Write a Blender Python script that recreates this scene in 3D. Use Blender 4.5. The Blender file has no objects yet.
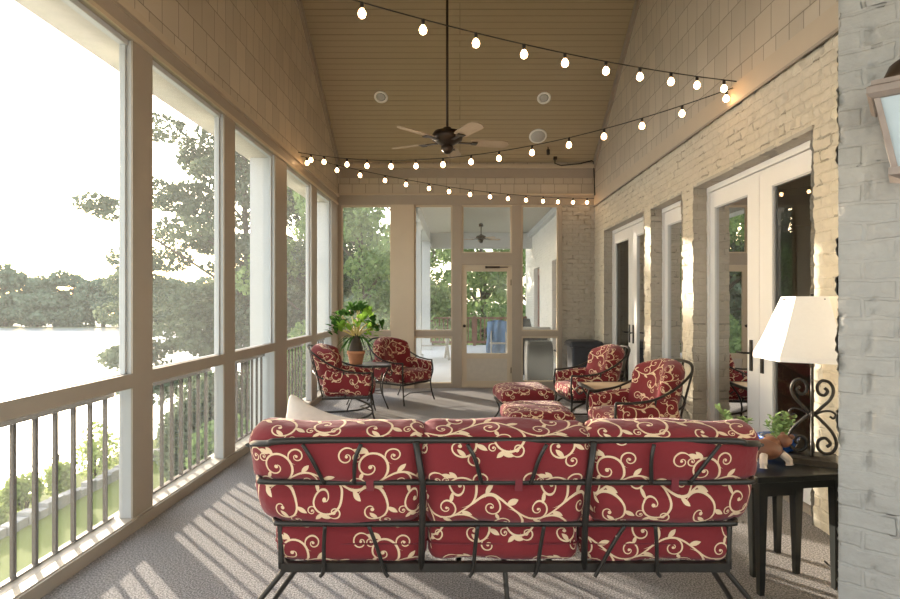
import bpy, bmesh, math, random
import numpy as np
from mathutils import Vector, Matrix
random.seed(7)
PI = math.pi
C = bpy.context.scene.collection
S = bpy.context.scene

# ------------------------------------------------------------------ camera, sky, sun, exposure
cam_d = bpy.data.cameras.new('camera'); cam = bpy.data.objects.new('camera', cam_d); C.objects.link(cam)
cam_d.sensor_width = 36; cam_d.lens = 22.4
cam_d.shift_x = -10/900; cam_d.shift_y = 3.5/900
cam_d.clip_end = 2000; cam_d.clip_start = .05
cam.location = (0, 0, 1.45); cam.rotation_euler = (PI/2, 0, 0)
S.camera = cam

SUN_AZ = math.radians(44)      # to the left of straight ahead
SUN_EL = math.radians(10.5)
world = bpy.data.worlds.new('sky'); S.world = world; world.use_nodes = True
wn = world.node_tree; wn.nodes.clear()
sky = wn.nodes.new('ShaderNodeTexSky'); sky.sky_type = 'NISHITA'
sky.sun_disc = False; sky.sun_elevation = SUN_EL; sky.sun_rotation = -SUN_AZ
sky.air_density = 1.0; sky.dust_density = 2.0; sky.ozone_density = 1.0; sky.altitude = 100
haze = wn.nodes.new('ShaderNodeMixRGB'); haze.blend_type = 'ADD'; haze.inputs[0].default_value = 1
haze.inputs[2].default_value = (1.9, 1.95, 2.0, 1)     # thin bright evening cloud over the whole sky
mul = wn.nodes.new('ShaderNodeMixRGB'); mul.blend_type = 'MULTIPLY'; mul.inputs[0].default_value = 1
mul.inputs[2].default_value = (.55, .55, .55, 1)
bg = wn.nodes.new('ShaderNodeBackground'); bg.inputs[1].default_value = 1.0
wo = wn.nodes.new('ShaderNodeOutputWorld')
wn.links.new(sky.outputs[0], mul.inputs[1]); wn.links.new(mul.outputs[0], haze.inputs[1])
wn.links.new(haze.outputs[0], bg.inputs[0]); wn.links.new(bg.outputs[0], wo.inputs[0])

sun_d = bpy.data.lights.new('sun', 'SUN'); sun_d.energy = 15.0; sun_d.angle = math.radians(.7)
sun_d.color = (1.0, .89, .75)
sun = bpy.data.objects.new('sun', sun_d); C.objects.link(sun)
to_sun = Vector((-math.sin(SUN_AZ)*math.cos(SUN_EL), math.cos(SUN_AZ)*math.cos(SUN_EL), math.sin(SUN_EL)))
sun.rotation_euler = to_sun.to_track_quat('Z', 'Y').to_euler(); sun.location = to_sun*40

S.view_settings.view_transform = 'Standard'; S.view_settings.look = 'None'
S.view_settings.exposure = 0.0; S.view_settings.gamma = 1.0
S.view_settings.use_curve_mapping = False
S.cycles.max_bounces = 10; S.cycles.diffuse_bounces = 6; S.cycles.transparent_max_bounces = 24
S.cycles.use_denoising = True
S.cycles.sample_clamp_indirect = 60

# ------------------------------------------------------------------ materials
def new_mat(name):
    m = bpy.data.materials.new(name); m.use_nodes = True
    nt = m.node_tree; b = nt.nodes['Principled BSDF']
    return m, nt, b
def N(nt, t, **k):
    n = nt.nodes.new(t)
    for a, v in k.items(): setattr(n, a, v)
    return n
def L(nt, a, b): nt.links.new(a, b)
def M_(nt, op, a, b=None, c=None, clamp=False):
    n = nt.nodes.new('ShaderNodeMath'); n.operation = op; n.use_clamp = clamp
    for i, v in enumerate((a, b, c)):
        if v is None: continue
        if isinstance(v, (int, float)): n.inputs[i].default_value = v
        else: nt.links.new(v, n.inputs[i])
    return n.outputs[0]
def mix_col(nt, f, a, b):
    n = nt.nodes.new('ShaderNodeMixRGB')
    for i, v in enumerate((f, a, b)):
        if isinstance(v, (int, float)): n.inputs[i].default_value = v
        elif isinstance(v, tuple): n.inputs[i].default_value = (*v[:3], 1)
        else: nt.links.new(v, n.inputs[i])
    return n.outputs[0]

def paint(name, col, rough=.6, noise=.06, scale=6, bump=.0, metal=0., spec=.4):
    m, nt, b = new_mat(name)
    tc = N(nt, 'ShaderNodeTexCoord'); nz = N(nt, 'ShaderNodeTexNoise')
    nz.inputs['Scale'].default_value = scale; nz.inputs['Detail'].default_value = 5
    L(nt, tc.outputs['Object'], nz.inputs['Vector'])
    lo = tuple(c*(1-noise) for c in col); hi = tuple(min(1, c*(1+noise)) for c in col)
    L(nt, mix_col(nt, nz.outputs[0], lo, hi), b.inputs['Base Color'])
    b.inputs['Roughness'].default_value = rough; b.inputs['Metallic'].default_value = metal
    b.inputs['Specular IOR Level'].default_value = spec
    if bump:
        bp = N(nt, 'ShaderNodeBump'); bp.inputs['Strength'].default_value = bump; bp.inputs['Distance'].default_value = .01
        L(nt, nz.outputs[0], bp.inputs['Height']); L(nt, bp.outputs[0], b.inputs['Normal'])
    return m

def plane_vec(nt, axes, rot=0):
    """2D coordinates on a wall from world position; axes like 'yz', 'xz', 'dz' (d = 45 degree wall)"""
    g = N(nt, 'ShaderNodeNewGeometry'); s = N(nt, 'ShaderNodeSeparateXYZ'); L(nt, g.outputs['Position'], s.inputs[0])
    d = {'x': s.outputs[0], 'y': s.outputs[1], 'z': s.outputs[2]}
    if 'd' in axes: d['d'] = M_(nt, 'MULTIPLY', M_(nt, 'SUBTRACT', s.outputs[0], s.outputs[1]), .7071)
    if 's' in axes: d['s'] = M_(nt, 'MULTIPLY', s.outputs[1], 1.198)   # along the roof slope
    c = N(nt, 'ShaderNodeCombineXYZ'); L(nt, d[axes[0]], c.inputs[0]); L(nt, d[axes[1]], c.inputs[1])
    return c.outputs[0]

def brick_tex(nt, vec, bw, rh, mortar, smooth=.1, offset=.5, squash=1., sqf=2):
    t = N(nt, 'ShaderNodeTexBrick'); t.offset = offset; t.squash = squash; t.squash_frequency = sqf
    t.inputs['Scale'].default_value = 1; t.inputs['Brick Width'].default_value = bw; t.inputs['Row Height'].default_value = rh
    t.inputs['Mortar Size'].default_value = mortar; t.inputs['Mortar Smooth'].default_value = smooth
    t.inputs['Color1'].default_value = (0, 0, 0, 1); t.inputs['Color2'].default_value = (1, 1, 1, 1)
    L(nt, vec, t.inputs['Vector'])
    return t

def painted_brick(name, axes, col, line=.35, pit=.60, pitdark=.45):
    m, nt, b = new_mat(name)
    v = plane_vec(nt, axes)
    dn = N(nt, 'ShaderNodeTexNoise'); dn.inputs['Scale'].default_value = 9; dn.inputs['Detail'].default_value = 3
    geo = N(nt, 'ShaderNodeNewGeometry'); L(nt, geo.outputs['Position'], dn.inputs['Vector'])
    wob = N(nt, 'ShaderNodeVectorMath', operation='MULTIPLY_ADD')
    L(nt, dn.outputs['Color'], wob.inputs[0]); wob.inputs[1].default_value = (.03, .03, 0); L(nt, v, wob.inputs[2])
    t = brick_tex(nt, wob.outputs[0], .205, .074, .009, .6)
    n2 = N(nt, 'ShaderNodeTexNoise'); n2.inputs['Scale'].default_value = 26; n2.inputs['Detail'].default_value = 4
    L(nt, geo.outputs['Position'], n2.inputs['Vector'])
    n3 = N(nt, 'ShaderNodeTexNoise'); n3.inputs['Scale'].default_value = 5.5; n3.inputs['Detail'].default_value = 2
    L(nt, geo.outputs['Position'], n3.inputs['Vector'])
    gap = M_(nt, 'MULTIPLY', t.outputs['Fac'], M_(nt, 'GREATER_THAN', n3.outputs[0], pit))     # open joints where the mortar is missing
    c = mix_col(nt, n2.outputs[0], tuple(x*.88 for x in col), tuple(min(1, x*1.1) for x in col))
    c = mix_col(nt, M_(nt, 'MULTIPLY', t.outputs['Color'], .12), c, tuple(x*.72 for x in col))
    c = mix_col(nt, M_(nt, 'MULTIPLY', gap, pitdark), c, tuple(x*.35 for x in col))  # shade inside the open joints, put into the colour
    L(nt, c, b.inputs['Base Color']); b.inputs['Roughness'].default_value = .75
    h = M_(nt, 'ADD', M_(nt, 'MULTIPLY', t.outputs['Fac'], -line), M_(nt, 'MULTIPLY', n2.outputs[0], .7))
    h = M_(nt, 'ADD', h, M_(nt, 'MULTIPLY', t.outputs['Color'], .25))
    h = M_(nt, 'ADD', h, M_(nt, 'MULTIPLY', gap, -1.2))
    bp = N(nt, 'ShaderNodeBump'); bp.inputs['Strength'].default_value = .8; bp.inputs['Distance'].default_value = .014
    L(nt, h, bp.inputs['Height']); L(nt, bp.outputs[0], b.inputs['Normal'])
    return m

def shingle(name, axes, col, rh=.262, bw=.23, dark=.45):
    m, nt, b = new_mat(name)
    v = plane_vec(nt, axes)
    t = brick_tex(nt, v, bw, rh, .0035, .0, .37, .72, 3)
    n2 = N(nt, 'ShaderNodeTexNoise'); n2.inputs['Scale'].default_value = 3; n2.inputs['Detail'].default_value = 4
    c = mix_col(nt, t.outputs['Color'], tuple(x*.9 for x in col), tuple(x*1.06 for x in col))
    c = mix_col(nt, t.outputs['Fac'], c, tuple(x*dark for x in col))  # gaps between shingles coloured darker to stand for the shade in them
    L(nt, c, b.inputs['Base Color']); b.inputs['Roughness'].default_value = .6
    # each course leans out towards its lower edge
    s = N(nt, 'ShaderNodeSeparateXYZ'); L(nt, v, s.inputs[0])
    fr = M_(nt, 'FRACT', M_(nt, 'DIVIDE', s.outputs[1], rh))
    h = M_(nt, 'ADD', M_(nt, 'MULTIPLY', fr, -.9), M_(nt, 'MULTIPLY', t.outputs['Fac'], -.6))
    bp = N(nt, 'ShaderNodeBump'); bp.inputs['Strength'].default_value = .7; bp.inputs['Distance'].default_value = .012
    L(nt, h, bp.inputs['Height']); L(nt, bp.outputs[0], b.inputs['Normal'])
    return m

def beadboard(name, col):
    m, nt, b = new_mat(name)
    v = plane_vec(nt, 'xs')
    t = brick_tex(nt, v, 60, .088, .0045, .3)
    t2 = brick_tex(nt, v, 60, .352, .006, .3)
    c = mix_col(nt, M_(nt, 'MAXIMUM', M_(nt, 'MULTIPLY', t.outputs['Fac'], .35), M_(nt, 'MULTIPLY', t2.outputs['Fac'], .6)), col, tuple(x*.35 for x in col))
    L(nt, c, b.inputs['Base Color']); b.inputs['Roughness'].default_value = .5
    bp = N(nt, 'ShaderNodeBump'); bp.inputs['Strength'].default_value = .8; bp.inputs['Distance'].default_value = .008
    L(nt, M_(nt, 'MULTIPLY', t.outputs['Fac'], -1), bp.inputs['Height']); L(nt, bp.outputs[0], b.inputs['Normal'])
    return m

def carpet(name, a, c2):
    m, nt, b = new_mat(name)
    g = N(nt, 'ShaderNodeNewGeometry')
    n1 = N(nt, 'ShaderNodeTexNoise'); n1.inputs['Scale'].default_value = 120; n1.inputs['Detail'].default_value = 2
    n2 = N(nt, 'ShaderNodeTexNoise'); n2.inputs['Scale'].default_value = 1.6; n2.inputs['Detail'].default_value = 4
    L(nt, g.outputs['Position'], n1.inputs['Vector']); L(nt, g.outputs['Position'], n2.inputs['Vector'])
    r = N(nt, 'ShaderNodeValToRGB'); r.color_ramp.elements[0].position = .40; r.color_ramp.elements[1].position = .62
    r.color_ramp.elements[0].color = (*[x*.55 for x in a], 1); r.color_ramp.elements[1].color = (*c2, 1)
    L(nt, n1.outputs[0], r.inputs[0])
    L(nt, mix_col(nt, M_(nt, 'MULTIPLY', n2.outputs[0], .3), r.outputs[0], a), b.inputs['Base Color'])
    b.inputs['Roughness'].default_value = .95; b.inputs['Specular IOR Level'].default_value = .1
    bp = N(nt, 'ShaderNodeBump'); bp.inputs['Strength'].default_value = .9; bp.inputs['Distance'].default_value = .006
    L(nt, n1.outputs[0], bp.inputs['Height']); L(nt, bp.outputs[0], b.inputs['Normal'])
    return m

def wood(name, a, c2, axis_scale=(2, 30, 2), rough=.5):
    m, nt, b = new_mat(name)
    tc = N(nt, 'ShaderNodeTexCoord'); mp = N(nt, 'ShaderNodeMapping'); mp.inputs['Scale'].default_value = axis_scale
    nz = N(nt, 'ShaderNodeTexNoise'); nz.inputs['Scale'].default_value = 2; nz.inputs['Detail'].default_value = 6; nz.inputs['Distortion'].default_value = .6
    L(nt, tc.outputs['Object'], mp.inputs[0]); L(nt, mp.outputs[0], nz.inputs['Vector'])
    L(nt, mix_col(nt, nz.outputs[0], a, c2), b.inputs['Base Color']); b.inputs['Roughness'].default_value = rough
    return m

def screen_mat(name, dens, col):
    m, nt, b = new_mat(name); nt.nodes.remove(b)
    out = nt.nodes['Material Output']
    tr = N(nt, 'ShaderNodeBsdfTransparent'); df = N(nt, 'ShaderNodeBsdfDiffuse'); tl = N(nt, 'ShaderNodeBsdfTranslucent')
    df.inputs[0].default_value = (*col, 1); tl.inputs[0].default_value = (*col, 1)
    a = N(nt, 'ShaderNodeMixShader'); a.inputs[0].default_value = .5; L(nt, df.outputs[0], a.inputs[1]); L(nt, tl.outputs[0], a.inputs[2])
    f = N(nt, 'ShaderNodeMixShader'); f.inputs[0].default_value = dens; L(nt, tr.outputs[0], f.inputs[1]); L(nt, a.outputs[0], f.inputs[2])
    L(nt, f.outputs[0], out.inputs[0])
    return m

def glass_mat(name, tint=(.85, .92, .9), ior=2.3):
    m, nt, b = new_mat(name); nt.nodes.remove(b)
    out = nt.nodes['Material Output']
    tr = N(nt, 'ShaderNodeBsdfTransparent'); tr.inputs[0].default_value = (*tint, 1)
    gl = N(nt, 'ShaderNodeBsdfGlossy'); gl.inputs['Roughness'].default_value = .01
    fr = N(nt, 'ShaderNodeFresnel'); fr.inputs[0].default_value = ior
    f = N(nt, 'ShaderNodeMixShader'); L(nt, fr.outputs[0], f.inputs[0]); L(nt, tr.outputs[0], f.inputs[1]); L(nt, gl.outputs[0], f.inputs[2])
    L(nt, f.outputs[0], out.inputs[0])
    return m

def leaf_mat(name, a, c2, trans=.45):
    m, nt, b = new_mat(name); nt.nodes.remove(b)
    out = nt.nodes['Material Output']
    oi = N(nt, 'ShaderNodeTexNoise'); oi.inputs['Scale'].default_value = 1.3; oi.inputs['Detail'].default_value = 3
    g = N(nt, 'ShaderNodeNewGeometry'); L(nt, g.outputs['Position'], oi.inputs['Vector'])
    r = M_(nt, 'ADD', M_(nt, 'MULTIPLY', g.outputs['Random Per Island'], .6), M_(nt, 'MULTIPLY', oi.outputs[0], .5), clamp=True)
    c = mix_col(nt, r, a, c2)
    df = N(nt, 'ShaderNodeBsdfDiffuse'); tl = N(nt, 'ShaderNodeBsdfTranslucent'); L(nt, c, df.inputs[0]); L(nt, c, tl.inputs[0])
    f = N(nt, 'ShaderNodeMixShader'); f.inputs[0].default_value = trans; L(nt, df.outputs[0], f.inputs[1]); L(nt, tl.outputs[0], f.inputs[2])
    L(nt, f.outputs[0], out.inputs[0])
    return m

def emit_mat(name, col, strength):
    m, nt, b = new_mat(name)
    b.inputs['Base Color'].default_value = (*col, 1)
    b.inputs['Emission Color'].default_value = (*col, 1); b.inputs['Emission Strength'].default_value = strength
    return m

def water_mat(name):
    m, nt, b = new_mat(name)
    b.inputs['Base Color'].default_value = (.92, .94, .95, 1); b.inputs['Metallic'].default_value = .9; b.inputs['Roughness'].default_value = .28
    b.inputs['IOR'].default_value = 1.6; b.inputs['Specular IOR Level'].default_value = 1.0
    g = N(nt, 'ShaderNodeNewGeometry'); mp = N(nt, 'ShaderNodeMapping'); mp.inputs['Scale'].default_value = (.8, .5, 1); L(nt, g.outputs['Position'], mp.inputs[0])
    nz = N(nt, 'ShaderNodeTexNoise'); nz.inputs['Scale'].default_value = 1.5; nz.inputs['Detail'].default_value = 4
    L(nt, mp.outputs[0], nz.inputs['Vector'])
    bp = N(nt, 'ShaderNodeBump'); bp.inputs['Strength'].default_value = .35; bp.inputs['Distance'].default_value = .08
    L(nt, nz.outputs[0], bp.inputs['Height']); L(nt, bp.outputs[0], b.inputs['Normal'])
    return m

# the scroll-and-leaf print of the cushions, drawn with node maths: spirals, leaves and a waving stem on a tile
PS = 1.12; SW = .72
T = .44; AMP = .055
SP = []; LF = []
def p_stem(u): return AMP*math.sin(2*PI*u/T)
def p_tang(u): return math.atan2(AMP*2*PI/T*math.cos(2*PI*u/T), 1)
def p_curl(px, py, ang, side, R, turn, w):
    cx = px-side*math.sin(ang)*R; cy = py+side*math.cos(ang)*R
    th = math.atan2(py-cy, px-cx); p = R/turn
    SP.append((cx, cy, side*th-2*PI*(.5-R/p), R, p, side, w)); return cx, cy
def p_at(c, R, turn, px, py, side, fr):
    th = math.atan2(py-c[1], px-c[0])+side*fr*2*PI; r = R-R/turn*fr
    return c[0]+r*math.cos(th), c[1]+r*math.sin(th), th+side*PI/2
def p_leaf(x, y, a, l, w): LF.append((x+math.cos(a)*l*.9, y+math.sin(a)*l*.9, a, l, w))
def p_build():
    for (u, side, R, turn, w) in ((.02, 1, .088, 1.45, .0085), (.24, -1, .092, 1.4, .0085)):
        y = p_stem(u); c = p_curl(u, y, p_tang(u), side, R, turn, w)
        if side > 0:
            x, y2, a2 = p_at(c, R, turn, u, y, side, .22); p_curl(x, y2, a2, -side, .042, 1.5, .006)
        x, y2, a2 = p_at(c, R, turn, u, y, side, .42); p_leaf(x, y2, a2-side*.9, .026, .011)
        x, y2, a2 = p_at(c, R, turn, u, y, side, .55); p_curl(x, y2, a2-side*.3, -side, .024, 1.4, .0045)
        x, y2, a2 = p_at(c, R, turn, u, y, side, .75); p_leaf(x, y2, a2-side, .022, .009)
    for u, side in ((.12, -1), (.35, 1)):
        p_curl(u, p_stem(u), p_tang(u), side, .05, 1.5, .006)
        p_leaf(u-.03, p_stem(u-.03)-side*.004, p_tang(u)-side*.9, .028, .011)
    u = .375; c = p_curl(u, p_stem(u), p_tang(u), -1, .098, 1.25, .0085)
    x, y2, a2 = p_at(c, .098, 1.25, u, p_stem(u), -1, .3); p_leaf(x, y2, a2+.9, .03, .012)
    x, y2, a2 = p_at(c, .098, 1.25, u, p_stem(u), -1, .45); p_curl(x, y2, a2, 1, .034, 1.4, .0055)
    x, y2, a2 = p_at(c, .098, 1.25, u, p_stem(u), -1, .5); p_leaf(x, y2, a2-1.2, .028, .011)
    p_leaf(.19, p_stem(.19), p_tang(.19)+.9, .03, .012); p_leaf(.41, p_stem(.41), p_tang(.41)-1, .03, .012)
    for (x, y, a, s, R) in ((.33, .17, 2.4, 1, .045), (.215, .265, -.6, 1, .034)):
        p_curl(x, y, a, s, R, 1.4, .006); p_leaf(x, y, a+PI+.4*s, .028, .011)
p_build()

def scroll_fabric(name, red, cream):
    m, nt, b = new_mat(name)
    uv = N(nt, 'ShaderNodeUVMap'); uv.uv_map = 'UVMap'
    s = N(nt, 'ShaderNodeSeparateXYZ'); L(nt, uv.outputs[0], s.inputs[0])
    U, V = M_(nt, 'MULTIPLY', s.outputs[0], PS), M_(nt, 'MULTIPLY', s.outputs[1], PS)
    def wrap(a):
        n = N(nt, 'ShaderNodeMath', operation='WRAP'); L(nt, a, n.inputs[0]); n.inputs[1].default_value = T/2; n.inputs[2].default_value = -T/2
        return n.outputs[0]
    stem = M_(nt, 'ABSOLUTE', M_(nt, 'SUBTRACT', wrap(V), M_(nt, 'MULTIPLY', M_(nt, 'SINE', M_(nt, 'MULTIPLY', U, 2*PI/T)), AMP)))
    mask = M_(nt, 'LESS_THAN', stem, .0072*SW)
    for cx, cy, rot, R, p, h, w in SP:
        w = w*SW
        dx = wrap(M_(nt, 'SUBTRACT', U, cx)); dy = wrap(M_(nt, 'SUBTRACT', V, cy))
        r = M_(nt, 'SQRT', M_(nt, 'ADD', M_(nt, 'MULTIPLY', dx, dx), M_(nt, 'MULTIPLY', dy, dy)))
        th = M_(nt, 'MULTIPLY', M_(nt, 'ARCTAN2', dy, dx), h/(2*PI))
        t = M_(nt, 'ADD', M_(nt, 'MULTIPLY_ADD', r, 1/p, -rot/(2*PI)), th)
        f = M_(nt, 'MULTIPLY', M_(nt, 'ABSOLUTE', M_(nt, 'SUBTRACT', M_(nt, 'FRACT', t), .5)), p)
        a = M_(nt, 'LESS_THAN', f, M_(nt, 'MULTIPLY_ADD', r, .65*w/R, .35*w))
        a = M_(nt, 'MULTIPLY', a, M_(nt, 'LESS_THAN', r, R))
        mask = M_(nt, 'MAXIMUM', mask, M_(nt, 'MAXIMUM', a, M_(nt, 'LESS_THAN', r, w*1.5)))
    for x, y, a, l, w in LF:
        dx = wrap(M_(nt, 'SUBTRACT', U, x)); dy = wrap(M_(nt, 'SUBTRACT', V, y)); c, sn = math.cos(a), math.sin(a)
        X = M_(nt, 'ADD', M_(nt, 'MULTIPLY', dx, c/l), M_(nt, 'MULTIPLY', dy, sn/l))
        Y = M_(nt, 'ADD', M_(nt, 'MULTIPLY', dx, -sn/w), M_(nt, 'MULTIPLY', dy, c/w))
        mask = M_(nt, 'MAXIMUM', mask, M_(nt, 'LESS_THAN', M_(nt, 'ADD', M_(nt, 'ABSOLUTE', Y), M_(nt, 'MULTIPLY', X, X)), 1))
    L(nt, mix_col(nt, mask, red, cream), b.inputs['Base Color'])
    b.inputs['Roughness'].default_value = .85; b.inputs['Specular IOR Level'].default_value = .2
    b.inputs['Sheen Weight'].default_value = .15
    tc = N(nt, 'ShaderNodeTexCoord'); nz = N(nt, 'ShaderNodeTexNoise'); nz.inputs['Scale'].default_value = 14; nz.inputs['Detail'].default_value = 3
    L(nt, tc.outputs['Object'], nz.inputs['Vector'])
    bp = N(nt, 'ShaderNodeBump'); bp.inputs['Strength'].default_value = .35; bp.inputs['Distance'].default_value = .02
    L(nt, nz.outputs[0], bp.inputs['Height']); L(nt, bp.outputs[0], b.inputs['Normal'])
    return m

TAN = (.335, .28, .215)
MT = dict(
    fabric=scroll_fabric('red_scroll_fabric', (.185, .020, .023), (.72, .53, .33)),
    piping=paint('red_piping', (.16, .02, .025), .8),
    iron=paint('wrought_iron', (.045, .04, .034), .42, .25, 30, .1, metal=.6),
    trim=paint('tan_trim', TAN, .5, .05),
    trim_light=paint('light_tan_trim', (.50, .41, .29), .5, .05),
    white_stud=paint('off_white_paint', (.47, .47, .45), .5, .04),
    sill=paint('cream_sill', (.47, .42, .34), .55, .12, 14, .1),
    shingle_side=shingle('shingle_side', 'yz', (.50, .425, .315)),
    shingle_end=shingle('shingle_end', 'xz', (.48, .405, .30), .29),
    bead=beadboard('beadboard', (.39, .315, .20)),
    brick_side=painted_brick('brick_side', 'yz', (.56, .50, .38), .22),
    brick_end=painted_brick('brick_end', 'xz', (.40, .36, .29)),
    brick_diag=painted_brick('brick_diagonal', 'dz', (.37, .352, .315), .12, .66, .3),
    carpet=carpet('carpet', (.27, .255, .25), (.46, .44, .42)),
    screen=screen_mat('insect_screen', .12, (.52, .52, .50)),
    screen_end=screen_mat('insect_screen_end', .17, (.40, .42, .40)),
    glass=glass_mat('door_glass'),
    door_white=paint('door_white', (.74, .72, .67), .4, .03),
    dark_metal=paint('dark_metal', (.03, .028, .026), .35, .2, 20, metal=.7),
    bronze=paint('bronze', (.05, .035, .025), .4, .2, 20, metal=.6),
    fan_blade=wood('fan_blade_wood', (.34, .25, .16), (.46, .36, .25), (3, 20, 3)),
    white=paint('white_plastic', (.86, .85, .80), .5, .03),
    grille=paint('speaker_grille', (.50, .50, .48), .7, .2, 200),
    bulb=emit_mat('bulb_glow', (1.0, .60, .29), 20.0),
    wire=paint('black_wire', (.02, .018, .015), .6),
    black_wood=paint('black_lacquer', (.018, .02, .018), .3, .3, 12),
    shade=paint('white_linen', (.86, .82, .74), .8, .03, 60, .1),
    terracotta=paint('terracotta', (.52, .23, .11), .8, .15, 14),
    blue_glaze=paint('blue_glaze', (.02, .09, .36), .2, .15, 10, spec=.7),
    brown_ceramic=paint('brown_ceramic', (.22, .10, .06), .35, .5, 18, .2),
    white_ceramic=paint('speckled_ceramic', (.66, .58, .50), .35, .35, 30),
    soil=paint('potting_soil', (.10, .065, .04), .95, .4, 40, .5),
    leaf_bright=leaf_mat('bright_leaf', (.10, .24, .03), (.36, .56, .08)),
    leaf_dark=leaf_mat('dark_leaf', (.02, .06, .015), (.09, .19, .04)),
    shrub=leaf_mat('shrub_leaf', (.22, .28, .08), (.42, .48, .18), .5),
    succulent=leaf_mat('succulent_leaf', (.16, .26, .10), (.34, .44, .20), .3),
    stem=paint('pale_stem', (.50, .40, .14), .6, .2, 20),
    bark=paint('bark', (.09, .07, .05), .9, .4, 10, .6),
    tree_near=leaf_mat('tree_leaf_near', (.07, .09, .06), (.15, .18, .11), .4),
    tree_mid=leaf_mat('tree_leaf_mid', (.10, .16, .07), (.32, .42, .16), .5),
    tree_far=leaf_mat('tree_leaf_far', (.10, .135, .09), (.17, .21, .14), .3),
    grass=carpet('lawn_grass', (.13, .16, .035), (.25, .28, .085)),
    stone=paint('bed_stone', (.30, .28, .25), .9, .4, 5, .5),
    water=water_mat('lake_water'),
    shore=paint('far_shore', (.16, .17, .10), .9, .3, 2),
    deck=paint('deck_floor', (.60, .60, .60), .7, .06, 3),
    rail_wood=wood('redwood', (.16, .07, .05), (.26, .12, .08)),
    grey_wood=wood('grey_wood', (.30, .29, .26), (.40, .38, .34)),
    table_wood=wood('table_wood', (.42, .30, .18), (.56, .42, .27), (3, 26, 3)),
    slate=paint('table_tile', (.30, .30, .31), .25, .25, 8, spec=.7),
    black_plastic=paint('black_plastic', (.03, .033, .04), .45, .2, 12),
    black_cover=paint('black_vinyl_cover', (.022, .025, .028), .6, .3, 9, .2),
    denim=paint('blue_cloth', (.13, .22, .36), .9, .25, 9, .3),
    pillow=paint('cream_linen', (.66, .58, .48), .9, .08, 40, .2),
    lantern_metal=paint('weathered_bronze', (.30, .24, .20), .5, .25, 22, .1, metal=.3),
    frosted=paint('seeded_glass', (.50, .58, .60), .15, .2, 6, spec=.8),
    indoor_wall=paint('indoor_wall', (.34, .30, .24), .8, .05),
    indoor_floor=wood('indoor_floor', (.16, .09, .05), (.26, .15, .09), (2, 18, 1), .3),
    ceiling_white=paint('porch_ceiling_white', (.40, .37, .31), .6, .03),
    white_brick=painted_brick('white_brick', 'yz', (.66, .63, .56)),
    red_paint=paint('red_paint', (.45, .05, .04), .6, .2),
)

# ------------------------------------------------------------------ geometry helpers
class MB:
    def __init__(s): s.bm = bmesh.new(); s.smooth = False
    def box(s, x0, x1, y0, y1, z0, z1):
        v = [s.bm.verts.new(p) for p in ((x0,y0,z0),(x1,y0,z0),(x1,y1,z0),(x0,y1,z0),(x0,y0,z1),(x1,y0,z1),(x1,y1,z1),(x0,y1,z1))]
        for f in ((0,3,2,1),(4,5,6,7),(0,1,5,4),(1,2,6,5),(2,3,7,6),(3,0,4,7)): s.bm.faces.new([v[i] for i in f])
        return s
    def poly(s, pts, d):
        """prism: polygon pts (3D) extruded by vector d"""
        d = Vector(d); a = [s.bm.verts.new(p) for p in pts]; b = [s.bm.verts.new(Vector(p)+d) for p in pts]
        s.bm.faces.new(a[::-1]); s.bm.faces.new(b); n = len(a)
        for i in range(n): s.bm.faces.new((a[i], a[(i+1) % n], b[(i+1) % n], b[i]))
        return s
    def quad(s, *pts):
        s.bm.faces.new([s.bm.verts.new(p) for p in pts]); return s
    def tube(s, pts, r, n=8, cap=True, flat=None):
        """swept tube; r a number or a list; flat=(a,b) gives an elliptical section scale"""
        pts = [Vector(p) for p in pts]; m = len(pts)
        rs = r if isinstance(r, (list, tuple)) else [r]*m
        t0 = (pts[1]-pts[0]).normalized()
        up = Vector((0,0,1)) if abs(t0.z) < .9 else Vector((1,0,0))
        nrm = t0.cross(up).normalized(); rings = []
        for i, p in enumerate(pts):
            t = (pts[min(i+1, m-1)]-pts[max(i-1, 0)]).normalized()
            nrm = (nrm - t*nrm.dot(t)).normalized(); bi = t.cross(nrm)
            ring = []
            for k in range(n):
                a = 2*PI*k/n+PI/n
                fa, fb = flat or (1, 1)
                ring.append(s.bm.verts.new(p+nrm*math.cos(a)*rs[i]*fa+bi*math.sin(a)*rs[i]*fb))
            rings.append(ring)
        for i in range(m-1):
            for k in range(n):
                f = s.bm.faces.new((rings[i][k], rings[i][(k+1) % n], rings[i+1][(k+1) % n], rings[i+1][k])); f.smooth = n > 4
        if cap:
            s.bm.faces.new(rings[0][::-1]); s.bm.faces.new(rings[-1])
        return s
    def lathe(s, prof, n=24, c=(0,0,0), smooth=True, M=None):
        c = Vector(c); rings = []
        for r, z in prof:
            ring = []
            for k in range(n):
                p = Vector((r*math.cos(2*PI*k/n), r*math.sin(2*PI*k/n), z))
                if M is not None: p = M @ p
                ring.append(s.bm.verts.new(c+p))
            rings.append(ring)
        for i in range(len(prof)-1):
            for k in range(n):
                f = s.bm.faces.new((rings[i][k], rings[i][(k+1) % n], rings[i+1][(k+1) % n], rings[i+1][k])); f.smooth = smooth
        s.bm.faces.new(rings[0][::-1]); s.bm.faces.new(rings[-1])
        return s
    def ball(s, c, r, n=10, sc=(1,1,1)):
        prof = [(max(1e-4, r*math.sin(PI*i/n)), -r*math.cos(PI*i/n)) for i in range(n+1)]
        M = Matrix.Diagonal(Vector(sc)).to_3x3()
        return s.lathe(prof, max(8, n), c, True, M)
    def build(s, name, m, parent=None, bevel=0, smooth=False):
        bmesh.ops.recalc_face_normals(s.bm, faces=s.bm.faces)
        me = bpy.data.meshes.new(name); s.bm.to_mesh(me); s.bm.free()
        if smooth:
            for p in me.polygons: p.use_smooth = True
        return link(name, me, m, parent, bevel)
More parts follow.
